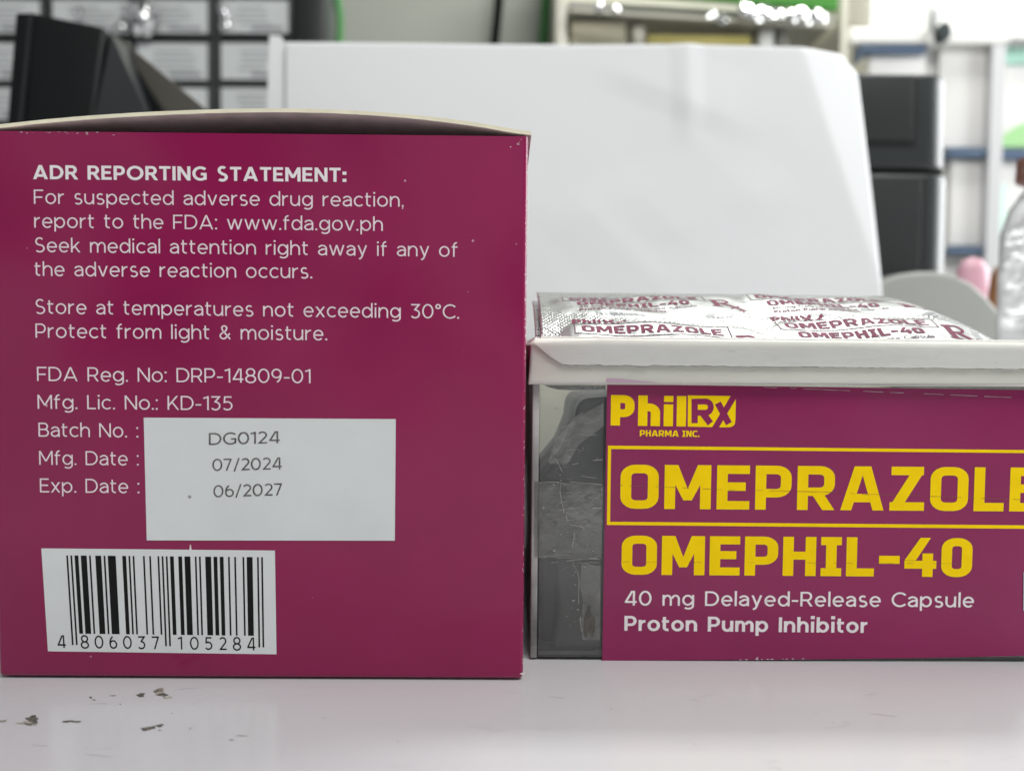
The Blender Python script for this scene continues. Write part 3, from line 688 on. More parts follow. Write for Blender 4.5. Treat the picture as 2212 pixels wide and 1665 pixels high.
# scraps of old tape on the clear part
for i, (pts) in enumerate([
    [(1154, 1039), (1304, 1046), (1302, 1075), (1299, 1206), (1200, 1204), (1154, 1203)],
    [(1222, 1108), (1246, 1122), (1238, 1136), (1300, 1140), (1303, 1052), (1262, 1060), (1236, 1086)],
    [(1256, 1218), (1297, 1222), (1296, 1382), (1258, 1380), (1254, 1340), (1260, 1300), (1252, 1260)],
    [(1184, 1000), (1196, 955), (1240, 905), (1304, 870), (1304, 920), (1250, 960), (1225, 1004)]]):
    quad_print('tape_scrap', PC, pts[::-1], M_tape, disp, 4e-5 + 1.1e-5*i)
rn = random.Random(21); mb = MB()
for k in range(85):
    x, y = rn.choice([(rn.uniform(1164, 1300), rn.uniform(850, 1415)), (rn.gauss(1212, 14), rn.uniform(900, 1160)), (rn.gauss(1245, 12), rn.uniform(1130, 1360))])
    if not (1162 < x < 1298): continue
    s = rn.uniform(.4, 1.5) if rn.random() < .85 else rn.uniform(1.5, 3.2)
    mb.add([PC.pt(*PC.uv(x + s*math.cos(a)*rn.uniform(.5, 1.3), y + s*math.sin(a)*rn.uniform(.4, 1.2)), 1.4e-4) for a in [2*math.pi*q/7 for q in range(7)]], [tuple(range(7))])
for k in range(26):
    x, y = rn.uniform(1164, 1285), rn.uniform(900, 1240); L_ = rn.uniform(8, 40); a = rn.gauss(-.12, .25)
    if x + L_ > 1297: L_ = 1297 - x
    stroke_px(mb, PC, [(x, y), (x + L_*.5*math.cos(a), y + L_*.5*math.sin(a) + rn.uniform(-2, 2)), (x + L_*math.cos(a), y + L_*math.sin(a))], rn.uniform(.4, 1.1), 1.5e-4)
mb.build('scratch_marks', mat('scratch_white', (.30, .30, .28), .5), disp)
jl = MB()
for line, w0 in (([(1196, 915), (1206, 938), (1197, 962), (1200, 990), (1212, 1016), (1210, 1060), (1214, 1092), (1222, 1112), (1229, 1132), (1262, 1140)], .9),
                 ([(1240, 1150), (1236, 1172), (1242, 1196), (1238, 1216), (1250, 1240), (1249, 1290), (1253, 1330), (1260, 1378)], .8),
                 ([(1190, 1215), (1240, 1208), (1290, 1205)], .9), ([(1206, 1102), (1240, 1097), (1300, 1096)], 1.0), ([(1214, 1008), (1250, 1000), (1302, 992)], .8),
                 ([(1160, 1042), (1230, 1040), (1300, 1046)], .7), ([(1156, 1203), (1230, 1204), (1296, 1207)], .6)):
    pp = []
    for (xa, ya), (xb_, yb) in zip(line, line[1:]):
        for q in range(3): pp.append((xa + (xb_-xa)*q/3 + rn.uniform(-2, 2), ya + (yb-ya)*q/3 + rn.uniform(-1.2, 1.2)))
    pp.append(line[-1])
    for a_, b2 in zip(pp, pp[1:]):
        if rn.random() < .3 or math.dist(a_, b2) < .5: continue
        stroke_px(jl, PC, [a_, b2], w0*rn.uniform(.5, 1.7), 1.55e-4)
jl.build('torn_tape_edge', mat('torn_tape_white', (.36, .36, .34), .4), disp)
fe = MB(); fe.add([PC.pt(*PC.uv(*p), -.0011) for p in ((1176, 832), (1310, 833), (1310, 842), (1240, 843.5), (1206, 842), (1186, 837))], [(0, 1, 2, 3, 4, 5)])
fe.build('inner_foil_edge', mat('inner_foil', (.62, .62, .60), .35, metal=.5, bump=.0012, bscale=900), disp)
stn = MB()
pts = blob(1273, 1345, 10, 34, jag=.5, seed=4); stn.add([PC.pt(*PC.uv(*p), 1.6e-4) for p in pts], [tuple(range(len(pts)))])
stn.build('glue_stain', mat('glue_stain_brown', (.085, .08, .07), .7, noise=.4, nscale=700), disp)

# dark wrapped goods inside the tray
def wrapper(name, m, outl, y0, y1, label):
    ps = [PC.uv(*p) for p in outl]; s_ = MB()
    s_.prism([cx_(u, y0, z) for u, z in ps], [cx_(u, y1, z) for u, z in ps])
    return tag(s_.build(name, m, None, bevel=.0012), label, 'wrapper')
zb0 = 1418
wrapper('dark_wrapper', M_pouch, [(1168, 1412), (1168, 1060), (1180, 1035), (1222, 985), (1246, 925), (1252, 880), (1268, 864), (1330, 860), (1500, 862), (1500, 1412)], .0048, .03,
        'dark plastic wrapped bundle seen through the clear front of the dispenser')
wrapper('grey_wrapper', M_pouch2, [(1194, 1414), (1203, 1320), (1196, 1230), (1206, 1206), (1330, 1212), (1420, 1212), (1420, 1414)], .0018, .0040,
        'smooth grey wrapper low down behind the clear dispenser front')

# ================================================================== FOIL STRIPS
def foil_mat():
    m = bpy.data.materials.new('aluminium_foil'); m.use_nodes = True; nt = m.node_tree; N = nt.nodes; L = nt.links
    b = N['Principled BSDF']; b.inputs['Base Color'].default_value = (.40, .41, .41, 1); b.inputs['Metallic'].default_value = .95
    at_ = N.new('ShaderNodeAttribute'); at_.attribute_name = 'pocket'
    uv = N.new('ShaderNodeUVMap'); uv.uv_map = 'UVMap'
    hs = []
    for ang in (R(38), R(-38)):
        mp = N.new('ShaderNodeMapping'); mp.inputs['Rotation'].default_value = (0, 0, ang); L.new(uv.outputs[0], mp.inputs[0])
        wv = N.new('ShaderNodeTexWave'); wv.inputs['Scale'].default_value = .46; wv.wave_profile = 'SIN'; L.new(mp.outputs[0], wv.inputs['Vector']); hs.append(wv.outputs['Fac'])
    ad = N.new('ShaderNodeMath'); ad.operation = 'MULTIPLY'; L.new(hs[0], ad.inputs[0]); L.new(hs[1], ad.inputs[1])
    iv = N.new('ShaderNodeMath'); iv.operation = 'SUBTRACT'; iv.inputs[0].default_value = 1; L.new(at_.outputs['Fac'], iv.inputs[1])
    mu = N.new('ShaderNodeMath'); mu.operation = 'MULTIPLY'; L.new(ad.outputs[0], mu.inputs[0]); L.new(iv.outputs[0], mu.inputs[1])
    nz = N.new('ShaderNodeTexNoise'); nz.inputs['Scale'].default_value = .22; L.new(uv.outputs[0], nz.inputs['Vector'])
    b1 = N.new('ShaderNodeBump'); b1.inputs['Distance'].default_value = .0005; L.new(nz.outputs['Fac'], b1.inputs['Height'])
    b2 = N.new('ShaderNodeBump'); b2.inputs['Distance'].default_value = .00005; L.new(mu.outputs[0], b2.inputs['Height']); L.new(b1.outputs[0], b2.inputs['Normal'])
    L.new(b2.outputs[0], b.inputs['Normal'])
    rp = N.new('ShaderNodeMapRange'); L.new(at_.outputs['Fac'], rp.inputs[0]); rp.inputs[3].default_value = .26; rp.inputs[4].default_value = .42
    L.new(rp.outputs[0], b.inputs['Roughness'])
    return m
M_foil = foil_mat()
M_fink = mat('foil_print_maroon', (.19, .035, .08), .5, spec=.15, noise=.15, nscale=900)
M_fink2 = mat('foil_print_frame', (.13, .08, .10), .5, spec=.15)
Yf = PC.o.y + .0035
XLf, XRf = .0046, .0845
# profile across the strip: slope falls from steep at the rim to nearly level at the back
prof_t = [0]; prof_y = [0]; prof_z = [0]
for i in range(1, 61):
    tt = -4 + 30*i/60
    a = R(33 - 17*max(0, min(1, (tt-1)/17)) - (7*max(0, (tt-18)/8)))
    prof_t.append(tt); prof_y.append(prof_y[-1] + .0005*math.cos(a)); prof_z.append(prof_z[-1] + .0005*math.sin(a))
prof_t[0] = -4
y_at0 = prof_y[8]; z_at0 = prof_z[8]
def prof(tmm):
    k = max(0, min(59.999, (tmm+4)*2)); i = int(k); f_ = k-i
    return prof_y[i] + (prof_y[i+1]-prof_y[i])*f_ - y_at0, prof_z[i] + (prof_z[i+1]-prof_z[i])*f_ - z_at0
zF = PC.uv(1500, 731)[1]
POCK = [(5.0, 35.5, -8, 4.2), (39.5, 73.5, -6, 6.6), (3.6, 34.5, 8.2, 19.4), (37.6, 70, 9.2, 20.2)]   # pocket rectangles in mm along / across
def pk(s, t_):
    v = 0
    for x0, x1, y0, y1 in POCK:
        cx, cy = (x0+x1)/2, (y0+y1)/2; a = abs(s-cx)/((x1-x0)/2+1.2); b2 = abs(t_-cy)/((y1-y0)/2+.6)
        d = (a**5 + b2**4)**(1/4.5); v = max(v, max(0, min(1, (1.06-d)/.16)))
    return v*v*(3-2*v)
def surf(s, t_, off=0.0):
    """s, t in millimetres along and across the strip"""
    y, z = prof(t_); x = XLf + s*.001
    dr = max(0, s-66)
    z2 = z - (dr**2)*.000034*(.45 + .60*max(0, (t_+4))/30)
    z2 += .00035*pk(s, t_) + .00035*math.sin(s*.11+.6)*math.sin(t_*.2+1) + .00025*math.sin(s*.33+t_*.4)*pk(s, t_)
    return Vector((x, Yf + y + s*.001*.006, zF + z2 - s*.001*.002))
def surfn(s, t_, off):
    p = surf(s, t_); e = .4
    n = (surf(s+e, t_)-p).cross(surf(s, t_+e)-p).normalized()
    if n.z < 0: n = -n
    return p + n*off
def foil_sheet(name, label, dz=0.0, dx=0.0, dy=0.0, smax=86, prints=True):
    ns, nt_ = 200, 78; vs = []; fs = []
    for j in range(nt_+1):
        for i in range(ns+1): vs.append(surf(smax*i/ns, -4 + 30*j/nt_) + Vector((dx, dy, dz)))
    for j in range(nt_):
        for i in range(ns): k = j*(ns+1)+i; fs.append((k, k+1, k+ns+2, k+ns+1))
    o = new_obj(name, vs, fs, M_foil, None, True)
    me = o.data; at_ = me.attributes.new('pocket', 'FLOAT', 'POINT'); uv = me.uv_layers.new(name='UVMap')
    for j in range(nt_+1):
        for i in range(ns+1): at_.data[j*(ns+1)+i].value = pk(smax*i/ns, -4+30*j/nt_)
    for lp in me.loops:
        i = lp.vertex_index % (ns+1); j = lp.vertex_index // (ns+1); uv.data[lp.index].uv = (smax*i/ns, -4+30*j/nt_)
    sd = o.modifiers.new('thick', 'SOLIDIFY'); sd.thickness = .0002; sd.offset = -1
    tag(o, label, 'blister strip', 'foil strips in the dispenser'); o['_w'] = (0, 0, 0)
    return o
strip = foil_sheet('foil_strip', 'silver foil capsule strip with maroon print, topmost on the dispenser')
def foil_text(name, text, font, w_, s0, s1, t0, cap, m, k0, track=.1, tilt=0.0, sub=1.2):
    polys, ends = layout(text, font, w_, track); sx = (s1-s0)/ends[-1]; mb = MB()
    for fs, k in polys:
        for f_ in fs:
            pts = [(s0 + x*sx, t0 + y*cap + x*sx*tilt) for x, y in f_]
            # split long pieces so the print follows the bumps
            if len(pts) == 4:
                L1 = math.dist(pts[0], pts[3]); n = max(1, int(L1/sub))
                for q in range(n):
                    lerp = lambda a, b2, t_: (a[0]+(b2[0]-a[0])*t_, a[1]+(b2[1]-a[1])*t_)
                    qa, qb = q/n, (q+1)/n
                    qq = [lerp(pts[0], pts[3], qa), lerp(pts[1], pts[2], qa), lerp(pts[1], pts[2], qb), lerp(pts[0], pts[3], qb)]
                    mb.add([surfn(a, b2, 5e-5 + k*6e-6) for a, b2 in qq], [(0, 1, 2, 3)])
            else: mb.add([surfn(a, b2, 5e-5 + k*6e-6) for a, b2 in pts], [tuple(range(len(pts)))])
    return mb.build(name, m, strip)
def foil_line(mb, pts, w_):
    n = []
    for (a, b2), (c_, d) in zip(pts, pts[1:]):
        k = max(1, int(math.dist((a, b2), (c_, d))/.9))
        n += [(a+(c_-a)*i/k, b2+(d-b2)*i/k) for i in range(k)]
    n.append(pts[-1])
    for f_ in ribbon(n, w_): mb.add([surfn(v.x, v.y, 5e-5) for v in f_], [(0, 1, 2, 3)])
def pocket_print(s0, tb, W=25.0, tilt=.03):
    """maker line, framed name, product name, small lines and the Rx sign"""
    foil_text('foil_logo', 'Phil', block, .23, s0-.3, s0+4.6, tb+6.1, 1.7, M_fink, 0, .1, tilt)
    mb = MB()
    for a in (5.2, 7.3): foil_line(mb, [(s0+a, tb+6.2), (s0+a+1.6, tb+7.9)], .55)
    foil_line(mb, [(s0+5.0, tb+7.8), (s0+6.7, tb+6.2)], .5)
    mb.build('foil_logo_mark', M_fink, strip)
    mb = MB(); foil_line(mb, [(s0, tb+2.0), (s0+W, tb+2.0+W*tilt), (s0+W, tb+5.7+W*tilt), (s0, tb+5.7), (s0, tb+2.0)], .22); mb.build('foil_frame', M_fink2, strip)
    foil_text('foil_name', 'OMEPRAZOLE', block, .20, s0+1.2, s0+W-1.2, tb+2.75, 2.25, M_fink, 0, .10, tilt)
    foil_text('foil_product', 'OMEPHIL-40', block, .21, s0+2.4, s0+W-3.4, tb-.75, 2.1, M_fink, 0, .10, tilt)
    foil_text('foil_dosage', '40 mg Delayed-Release Capsule', sans, .14, s0+2.6, s0+W-2.4, tb-2.1, .85, M_fink2, 0, .12, tilt)
    foil_text('foil_class', 'Proton Pump Inhibitor', sans, .19, s0+2.6, s0+W-8, tb-3.4, .85, M_fink, 0, .1, tilt)
    mb = MB(); x, y = s0+W+.4, tb-1.7 + W*tilt
    foil_line(mb, [(x+1.0, y), (x+1.0, y+4.6)], 1.0); foil_line(mb, [(x, y+.2), (x+2.0, y+.2)], .35)
    foil_line(mb, [(x+.2, y+4.45), (x+2.2, y+4.45)] + [(x+2.2+1.15*math.sin(R(a)), y+3.4+1.05*math.cos(R(a))) for a in range(20, 181, 20)] + [(x+1.3, y+2.35)], .5)
    foil_line(mb, [(x+1.9, y+2.3), (x+5.4, y-1.0)], .8); foil_line(mb, [(x+3.0, y-.9), (x+5.0, y+1.2)], .35)
    mb.build('prescription_sign', M_fink, strip)
pocket_print(5.6, -2.2, 25.8, .03); pocket_print(40.0, .9, 26.7, .035); pocket_print(4.4, 12.6, 25.8, .03); pocket_print(38.4, 13.4, 26, .03)
foil_sheet('foil_strip', 'plain foil capsule strip under the printed one, only its left edge showing', -.0016, -.0008, .001, 74)

# ================================================================== BEHIND: paper, devices
Yp = .372
def paper():
    nx, nz_ = 150, 100; vs = []; fs = []
    x0, x1 = at(608, 400, Yp).x, at(1893, 400, Yp).x; zt = at(1200, 82, Yp).z
    tlr = at(608, 80, Yp).z; trr = at(1850, 95, Yp).z
    W = x1-x0
    for j in range(nz_+1):
        v = j/nz_
        for i in range(nx+1):
            u = i/nx
            # rounded, curling top right corner; left edge leans a little
            z = v*(tlr + (trr-tlr)*u)
            x = x0 + W*u + (1-v)*.003*u*2 - .008*max(0, v-.35)**1.3*u**6
            cr = .0125; dx = W*u - (W - cr); dz = z - (trr - cr)
            if dx > 0 and dz > 0:
                k = max(dx, dz)/math.hypot(dx, dz); x -= dx*(1-k); z -= dz*(1-k)
            y = Yp - .004 + .010*v
            y += .085*max(0, u-.884-.20*(1-v))          # curl away on the right
            y -= .0012*max(0, 1-abs(u-.66-.10*(1-v))/.10)*max(0, v-.55)*1.6    # soft ridge
            # a pressed crease: a small face leaning down above a line that runs down to the right, and an upright kink beside it
            for (ua, va, ub, vb, amp, wd) in ((.50, .915, .80, .735, .0010, .050), (.40, .60, .60, .30, .0011, .09), (.66, .45, .90, .62, .0011, .08), (.10, .55, .34, .40, .0008, .10)):
                tt = max(0, min(1, ((u-ua)*(ub-ua) + (v-va)*(vb-va))/((ub-ua)**2 + (vb-va)**2)))
                fade = min(1, tt*5)*min(1, (1-tt)*3.5)
                dd = ((v-va)*(ub-ua) - (u-ua)*(vb-va))/math.hypot(ub-ua, vb-va)
                if dd > 0: y -= amp*fade*(dd/wd if dd < wd else max(0, 1-(dd-wd)/(wd*2.2)))
            y -= .0016*max(0, 1-abs(u-.682)/.03)*max(0, min(1, (v-.74)*9))
            y += .0008*math.sin(u*9+1)*math.sin(v*4+.5) + .0014*math.sin(u*4.1+v*2.2)
            vs.append((x, y, z))
    for j in range(nz_):
        for i in range(nx): k = j*(nx+1)+i; fs.append((k, k+1, k+nx+2, k+nx+1))
    o = new_obj('paper_sheet', vs, fs, M_paper, None, True)
    sd = o.modifiers.new('thick', 'SOLIDIFY'); sd.thickness = .0003
    return tag(o, 'blank white sheet of paper standing upright behind the boxes, slightly creased', 'paper')
paper()
a, b_ = at(582, 77, Yp+.0085), at(760, 80, Yp+.0085); s_ = MB()
q = [Vector((a.x-.004, Yp-.0018, .0005)), Vector((b_.x, Yp-.0018, .0005)), at(760, 94, Yp+.0085), at(616, 93, Yp+.0085), at(606, 77.6, Yp+.0085), a]
s_.prism(q, [p + Vector((0, .0004, 0)) for p in q])
tag(s_.build('paper_sheet', M_paper), 'second white sheet standing behind the first, only its left edge showing', 'paper')

# grey rounded cover behind the strips on the right
Yc = .392
arc = [(1860, 640), (1885, 617), (1912, 601), (1945, 591), (1985, 586), (2025, 586), (2065, 594), (2100, 611), (2130, 637), (2152, 664), (2172, 692), (2192, 726), (2206, 765)]
fr = [at(x, y, Yc) for x, y in arc]; fr += [Vector((fr[-1].x + .004, Yc, .0004)), Vector((fr[0].x, Yc, .0004))]
g = MB(); g.prism(fr, [p + Vector((0, .02, 0)) for p in fr])
tag(g.build('rounded_cover', M_greyp, None, bevel=.0024), 'grey plastic cover with a rounded top beside the white paper, beyond the foil strips', 'cover')

# graphite printer on the right, behind the paper
Yq = .42
p0 = at(1620, 160, Yq); p1 = at(2076, 160, Yq); pz1 = at(1950, 157, Yq).z; zs = at(2000, 369, Yq).z
prn = thing('office_printer', 'dark graphite printer with rounded corner standing behind the white paper', 'printer', ((p0.x+p1.x)/2, Yq+.1, 0))
def rounded(name, x0, x1, z0, z1, m, r=.020, depth=.20, bev=.0025):
    pts = [(x0, Yq+depth), (x0, Yq)] + [(x1-r+r*math.sin(R(a)), Yq+r-r*math.cos(R(a))) for a in range(0, 91, 10)] + [(x1, Yq+depth)]
    s = MB(); s.prism([Vector((x, y, z0)) for x, y in pts], [Vector((x, y, z1)) for x, y in pts])
    return s.build(name, m, prn, bevel=bev)
rounded('upper_housing', p0.x, p1.x, zs+.0012, pz1, M_prn)
rounded('lower_housing', p0.x, at(2074, 500, Yq).x, .001, zs-.0012, M_prn)
s = MB(); s.box(p0.x+.004, p1.x-.006, Yq+.004, Yq+.19, zs-.0013, zs+.0013); s.build('housing_seam', M_prn_d, prn)
xa, za = at(1968, 310, Yq).x, at(1968, 306, Yq).z
s = MB(); s.box(p0.x+.01, xa, Yq-.0016, Yq-.0004, za, pz1-.002); s.build('upper_cover', mat('printer_cover', (.030, .034, .033), .4), prn, bevel=.0005)
s = MB(); s.box(xa+.0003, xa+.0022, Yq-.0008, Yq-.0003, za-.002, pz1-.003); s.box(p0.x+.01, xa+.0001, Yq-.0008, Yq-.0003, za-.0022, za-.0004); s.build('cover_gap', M_prn_d, prn)
xb = at(1988, 450, Yq).x
s = MB(); s.box(p0.x+.01, xb, Yq-.0016, Yq-.0004, .03, zs-.004); s.build('tray_front', mat('printer_tray', (.026, .03, .03), .42), prn, bevel=.0005)
s = MB(); s.box(xb+.0003, xb+.0018, Yq-.0008, Yq-.0003, .03, zs-.004); s.build('tray_gap', M_prn_d, prn)

# black angular device on the left
Yd = .33
dev = thing('plastic_device', 'black angular plastic device with a slanted flap, behind the carton on the left', 'device', tuple(G(200, 1100) * 0 + Vector((at(160, 300, Yd).x, Yd+.03, 0))))
def down(p, q):  # extend the edge p->q to the counter
    t_ = p.z/(p.z-q.z); return p + (q-p)*t_
a, b_ = at(33, 27, Yd), at(14, 262, Yd); c_, d_ = at(223, 59, Yd), at(198, 243, Yd); m_ = at(70, 27.5, Yd)
fr = [down(a, b_), down(c_, d_), c_, m_, a]
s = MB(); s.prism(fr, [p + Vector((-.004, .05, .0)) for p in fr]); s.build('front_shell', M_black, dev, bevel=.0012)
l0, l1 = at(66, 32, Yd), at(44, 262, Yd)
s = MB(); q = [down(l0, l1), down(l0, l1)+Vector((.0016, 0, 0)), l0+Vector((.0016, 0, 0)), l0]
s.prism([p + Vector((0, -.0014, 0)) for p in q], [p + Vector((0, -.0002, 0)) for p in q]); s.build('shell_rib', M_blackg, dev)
e, g_ = at(311, 240, Yd+.012), at(205, 243, Yd+.003)
k0 = c_ + Vector((.0012, .004, -.001))
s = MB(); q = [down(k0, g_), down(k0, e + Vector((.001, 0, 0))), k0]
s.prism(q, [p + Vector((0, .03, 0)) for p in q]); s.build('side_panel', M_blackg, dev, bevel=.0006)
s = MB(); q = [down(at(222, 66, Yd+.018), at(298, 240, Yd+.018)), down(at(236, 64, Yd+.018), at(352, 240, Yd+.018)), at(236, 64, Yd+.018)]
s.prism(q, [p + Vector((0, .0015, 0)) for p in q]); s.build('flap_gap', M_black, dev)
t0, t1 = at(236, 64, Yd+.02), at(445, 236, Yd+.02); i1 = at(340, 240, Yd+.02)
s = MB(); q = [down(t0 + Vector((-.003, 0, -.001)), i1), down(t0, t1), t0]
s.prism(q, [p + Vector((0, .004, 0)) for p in q]); s.build('slanted_flap', M_flap, dev, bevel=.0006)

# drawer cabinet at the back left
Yk = 1.0
cab = thing('drawer_cabinet', 'dark grey cabinet of small drawers with white label cards at the back left', 'cabinet', (-.45, Yk+.15, -.9))
xl, xr = at(-300, 200, Yk).x, at(703, 40, Yk).x; zb, ztp = -.9, at(300, -260, Yk).z
s = MB(); s.box(xl, xr, Yk+.004, Yk+.05, zb, ztp); s.build('cabinet_frame', M_cab, cab, bevel=.003)
s = MB(); s.box(at(640, 40, Yk).x, xr+.002, Yk-.012, Yk+.003, zb, ztp); s.build('corner_post', mat('cabinet_post_black', (.012, .014, .014), .4), cab, bevel=.002)
cols = [(-55, 92), (122, 284), (303, 452), (483, 626)]
rows = [(-95, -8), (8, 76), (100, 176), (196, 262), (282, 350), (370, 436), (456, 520)]
def drawer(ci, ri, x0, x1, y0, y1):
    a, b2 = at(x0, y1, Yk), at(x1, y0, Yk)
    s = MB(); s.box(a.x-.004, b2.x+.004, Yk-.006, Yk+.0035, a.z-.004, b2.z+.004); dr = s.build('drawer', mat('drawer_grey', (.05, .06, .058), .35) if 'drawer_grey' not in bpy.data.materials else bpy.data.materials['drawer_grey'], cab, bevel=.0015)
    s = MB(); s.box(a.x, b2.x, Yk-.0075, Yk-.0062, a.z, b2.z)
    rn = random.Random(ci*31+ri); h_ = b2.z-a.z; w_ = b2.x-a.x
    for k in range(4):
        zc = b2.z - h_*(.22 + .17*k); xs_ = a.x + w_*rn.uniform(.2, .3)
        s.box(xs_, xs_ + w_*rn.uniform(.35, .62), Yk-.0079, Yk-.0076, zc-h_*.022, zc+h_*.022, 1)
    s.box(a.x + w_*.45, a.x + w_*.92, Yk-.0079, Yk-.0076, a.z+h_*.08, a.z+h_*.2, 1)
    s.build('label_card', [M_card, M_cardp], dr)
for ci, (x0, x1) in enumerate(cols):
    for ri, (y0, y1) in enumerate(rows): drawer(ci, ri, x0, x1, y0, y1)
# crumpled chrome blobs added on the drawer fronts to make bright glints
def crinkle(px, py, r, seed, Y=None, par=None, nm='drawer_glint_blob'):
    rn = random.Random(seed); p = at(px, py, Y or Yk-.02); bm = bmesh.new(); bmesh.ops.create_icosphere(bm, subdivisions=2, radius=r)
    for v in bm.verts: v.co *= rn.uniform(.7, 1.25); v.co.y *= .45; v.co += p
    me = bpy.data.meshes.new(nm); bm.to_mesh(me); bm.free(); me.materials.append(M_chrome)
    o = bpy.data.objects.new(nm, me); COL.objects.link(o); attach(o, par or cab)
for i, (x, y, r_) in enumerate([(270, 22, .008), (276, 36, .007), (304, 26, .013), (318, 42, .014), (308, 60, .012), (326, 22, .007), (258, 60, .006), (480, 18, .006), (484, 36, .005), (486, 55, .006), (170, 26, .006)]):
    crinkle(x, y, r_, i)

# cables on the back wall
def cable(name, pts, r_, m, lab, cat='cable', group=None):
    # smooth through the given points
    P = [at(x, y, Y) for x, y, Y in pts]; out = []
    for i in range(len(P)-1):
        pa, pb, pc, pd = P[max(i-1, 0)], P[i], P[i+1], P[min(i+2, len(P)-1)]
        for k in range(8):
            t_ = k/8; out.append(.5*((2*pb) + (pc-pa)*t_ + (2*pa-5*pb+4*pc-pd)*t_*t_ + (3*pb-3*pc+pd-pa)*t_**3))
    out.append(P[-1]); o = tube(name, out, r_, m); tag(o, lab, cat, group)
cable('green_cable', [(714, -120, 1.25), (725, -20, 1.25), (733, 30, 1.25), (733, 80, 1.25), (728, 200, 1.25), (722, 420, 1.25)], .0062, M_green, 'green cable bending down the wall beside the drawer cabinet')
cable('green_cable', [(1186, -120, 1.56), (1181, -20, 1.56), (1176, 60, 1.56), (1168, 160, 1.56), (1160, 400, 1.56)], .0085, M_green, 'straight green cable beside the cream shelf')
cable('black_cable', [(1086, -120, 1.56), (1077, 10, 1.56), (1069, 90, 1.56), (1060, 200, 1.56), (1050, 400, 1.56)], .0092, M_bcab, 'black cable hanging between the two green cables')

# cream shelf unit in the middle, green sign above it
Ys = 1.35
def pbox(mb, x0, y0, x1, y1, Y, dep, mi=0):
    a, b2 = at(x0, y1, Y), at(x1, y0, Y); mb.box(a.x, b2.x, Y, Y+dep, a.z, b2.z, mi)
sh = thing('wall_shelf', 'cream shelf unit on the back wall above the white paper', 'shelf', (at(1510, 80, Ys).x, Ys+.1, at(1510, 420, Ys).z))
s = MB(); pbox(s, 1196, -220, 1838, 430, Ys+.16, .06); s.build('back_board', M_cream, sh)
s = MB(); pbox(s, 1196, -220, 1226, 430, Ys+.01, .149); s.build('side_post', M_cream, sh, bevel=.002)
s = MB(); pbox(s, 1806, -220, 1838, 430, Ys+.01, .149); s.build('side_post', M_cream, sh, bevel=.002)
s = MB(); a, b2, c2, d2 = at(1228, 14, Ys), at(1804, 50, Ys), at(1804, 36, Ys), at(1228, 2, Ys)
s.prism([a, b2, c2, d2], [p + Vector((0, .14, 0)) for p in (a, b2, c2, d2)]); s.build('shelf_board', mat('shelf_board_grey', (.40, .40, .36), .35), sh, bevel=.0015)
a, b2, c2, d2 = at(1232, 26, Ys-.02), at(1800, 60, Ys-.02), at(1800, 52, Ys-.02), at(1232, 17, Ys-.02)
s = MB(); s.prism([a, b2, c2, d2], [p + Vector((0, .006, 0)) for p in (a, b2, c2, d2)]); s.build('front_lip', M_cream, sh, bevel=.001)
for i, (x, y, r_) in enumerate([(1297, 17, .009), (1330, 22, .006), (1538, 33, .009), (1560, 44, .008), (1608, 22, .010), (1625, 28, .012), (1640, 30, .012), (1656, 30, .012), (1672, 32, .011), (1685, 30, .009),
                               (1716, 35, .011), (1732, 35, .012), (1748, 36, .012), (1764, 38, .010), (1776, 40, .008)]):
    crinkle(x, y, r_, 40+i, Ys-.035, sh, 'shelf_glint_blob')  # chrome blobs added for the bright spots along the shelf
s = MB(); a, b2, c2, d2 = at(1338, -14, Ys-.03), at(1812, 22, Ys-.03), at(1812, -160, Ys-.03), at(1338, -200, Ys-.03)
s.prism([a, b2, c2, d2], [p + Vector((0, .012, 0)) for p in (a, b2, c2, d2)])
tag(s.build('green_sign', M_gsign, None, bevel=.002), 'green sign board hanging over the cream shelf', 'sign')
for nm, x0, y0, x1, y1, m, lab_, cat in (('storage_box', 1234, 46, 1352, 140, M_beige, 'beige box on the left of the cream shelf', 'box'),
                             ('storage_box', 1366, 56, 1392, 140, M_cream, 'narrow cream box next to the beige box', 'box'),
                             ('yellow_carton', 1398, 78, 1622-1, 140, M_yb, 'flat yellow carton low on the cream shelf', 'box'),
                             ('grey_tin', 1680, 50, 1706, 140, mat('tin_grey', (.25, .25, .22), .4), 'small dark grey tin near the right shelf post', 'tin'),
                             ('white_carton', 1640, 66, 1672, 140, M_white, 'white carton between the yellow carton and the grey tin', 'box')):
    s = MB(); pbox(s, x0, y0, x1, y1, Ys+.03, .08); tag(s.build(nm, m, None, bevel=.002), lab_, cat)

# bright glazed cabinet on the right
Yr = 1.38
dc = thing('display_cabinet', 'bright white display cabinet with blue trim strips at the back right', 'cabinet', (at(2150, 300, Yr).x, Yr+.15, -.9))
s = MB(); pbox(s, 1840, -300, 2900, 1500, Yr+.03, .3); s.build('cabinet_body', M_white, dc)
s = MB(); pbox(s, 1838, 68, 2900, 92, Yr-.005, .034); s.build('top_rail', M_white, dc, bevel=.003)
s = MB(); pbox(s, 2004, -300, 2030, 92, Yr-.014, .008); s.build('door_edge', M_white, dc, bevel=.002)
s = MB(); pbox(s, 1862, 97, 2003, 113, Yr, .028); pbox(s, 1856, 97, 1861.5, 130, Yr, .028); s.build('blue_trim', M_blue, dc, bevel=.001)
s = MB(); pbox(s, 2050, 323, 2139, 338, Yr, .028); s.build('blue_trim', M_blue, dc, bevel=.001)
s = MB(); pbox(s, 2147, 326, 2420, 342, Yr, .028); s.build('blue_trim', M_blue, dc, bevel=.001)
s = MB(); pbox(s, 2050, 536, 2139, 548, Yr, .028); s.build('blue_trim', M_blue, dc, bevel=.001)
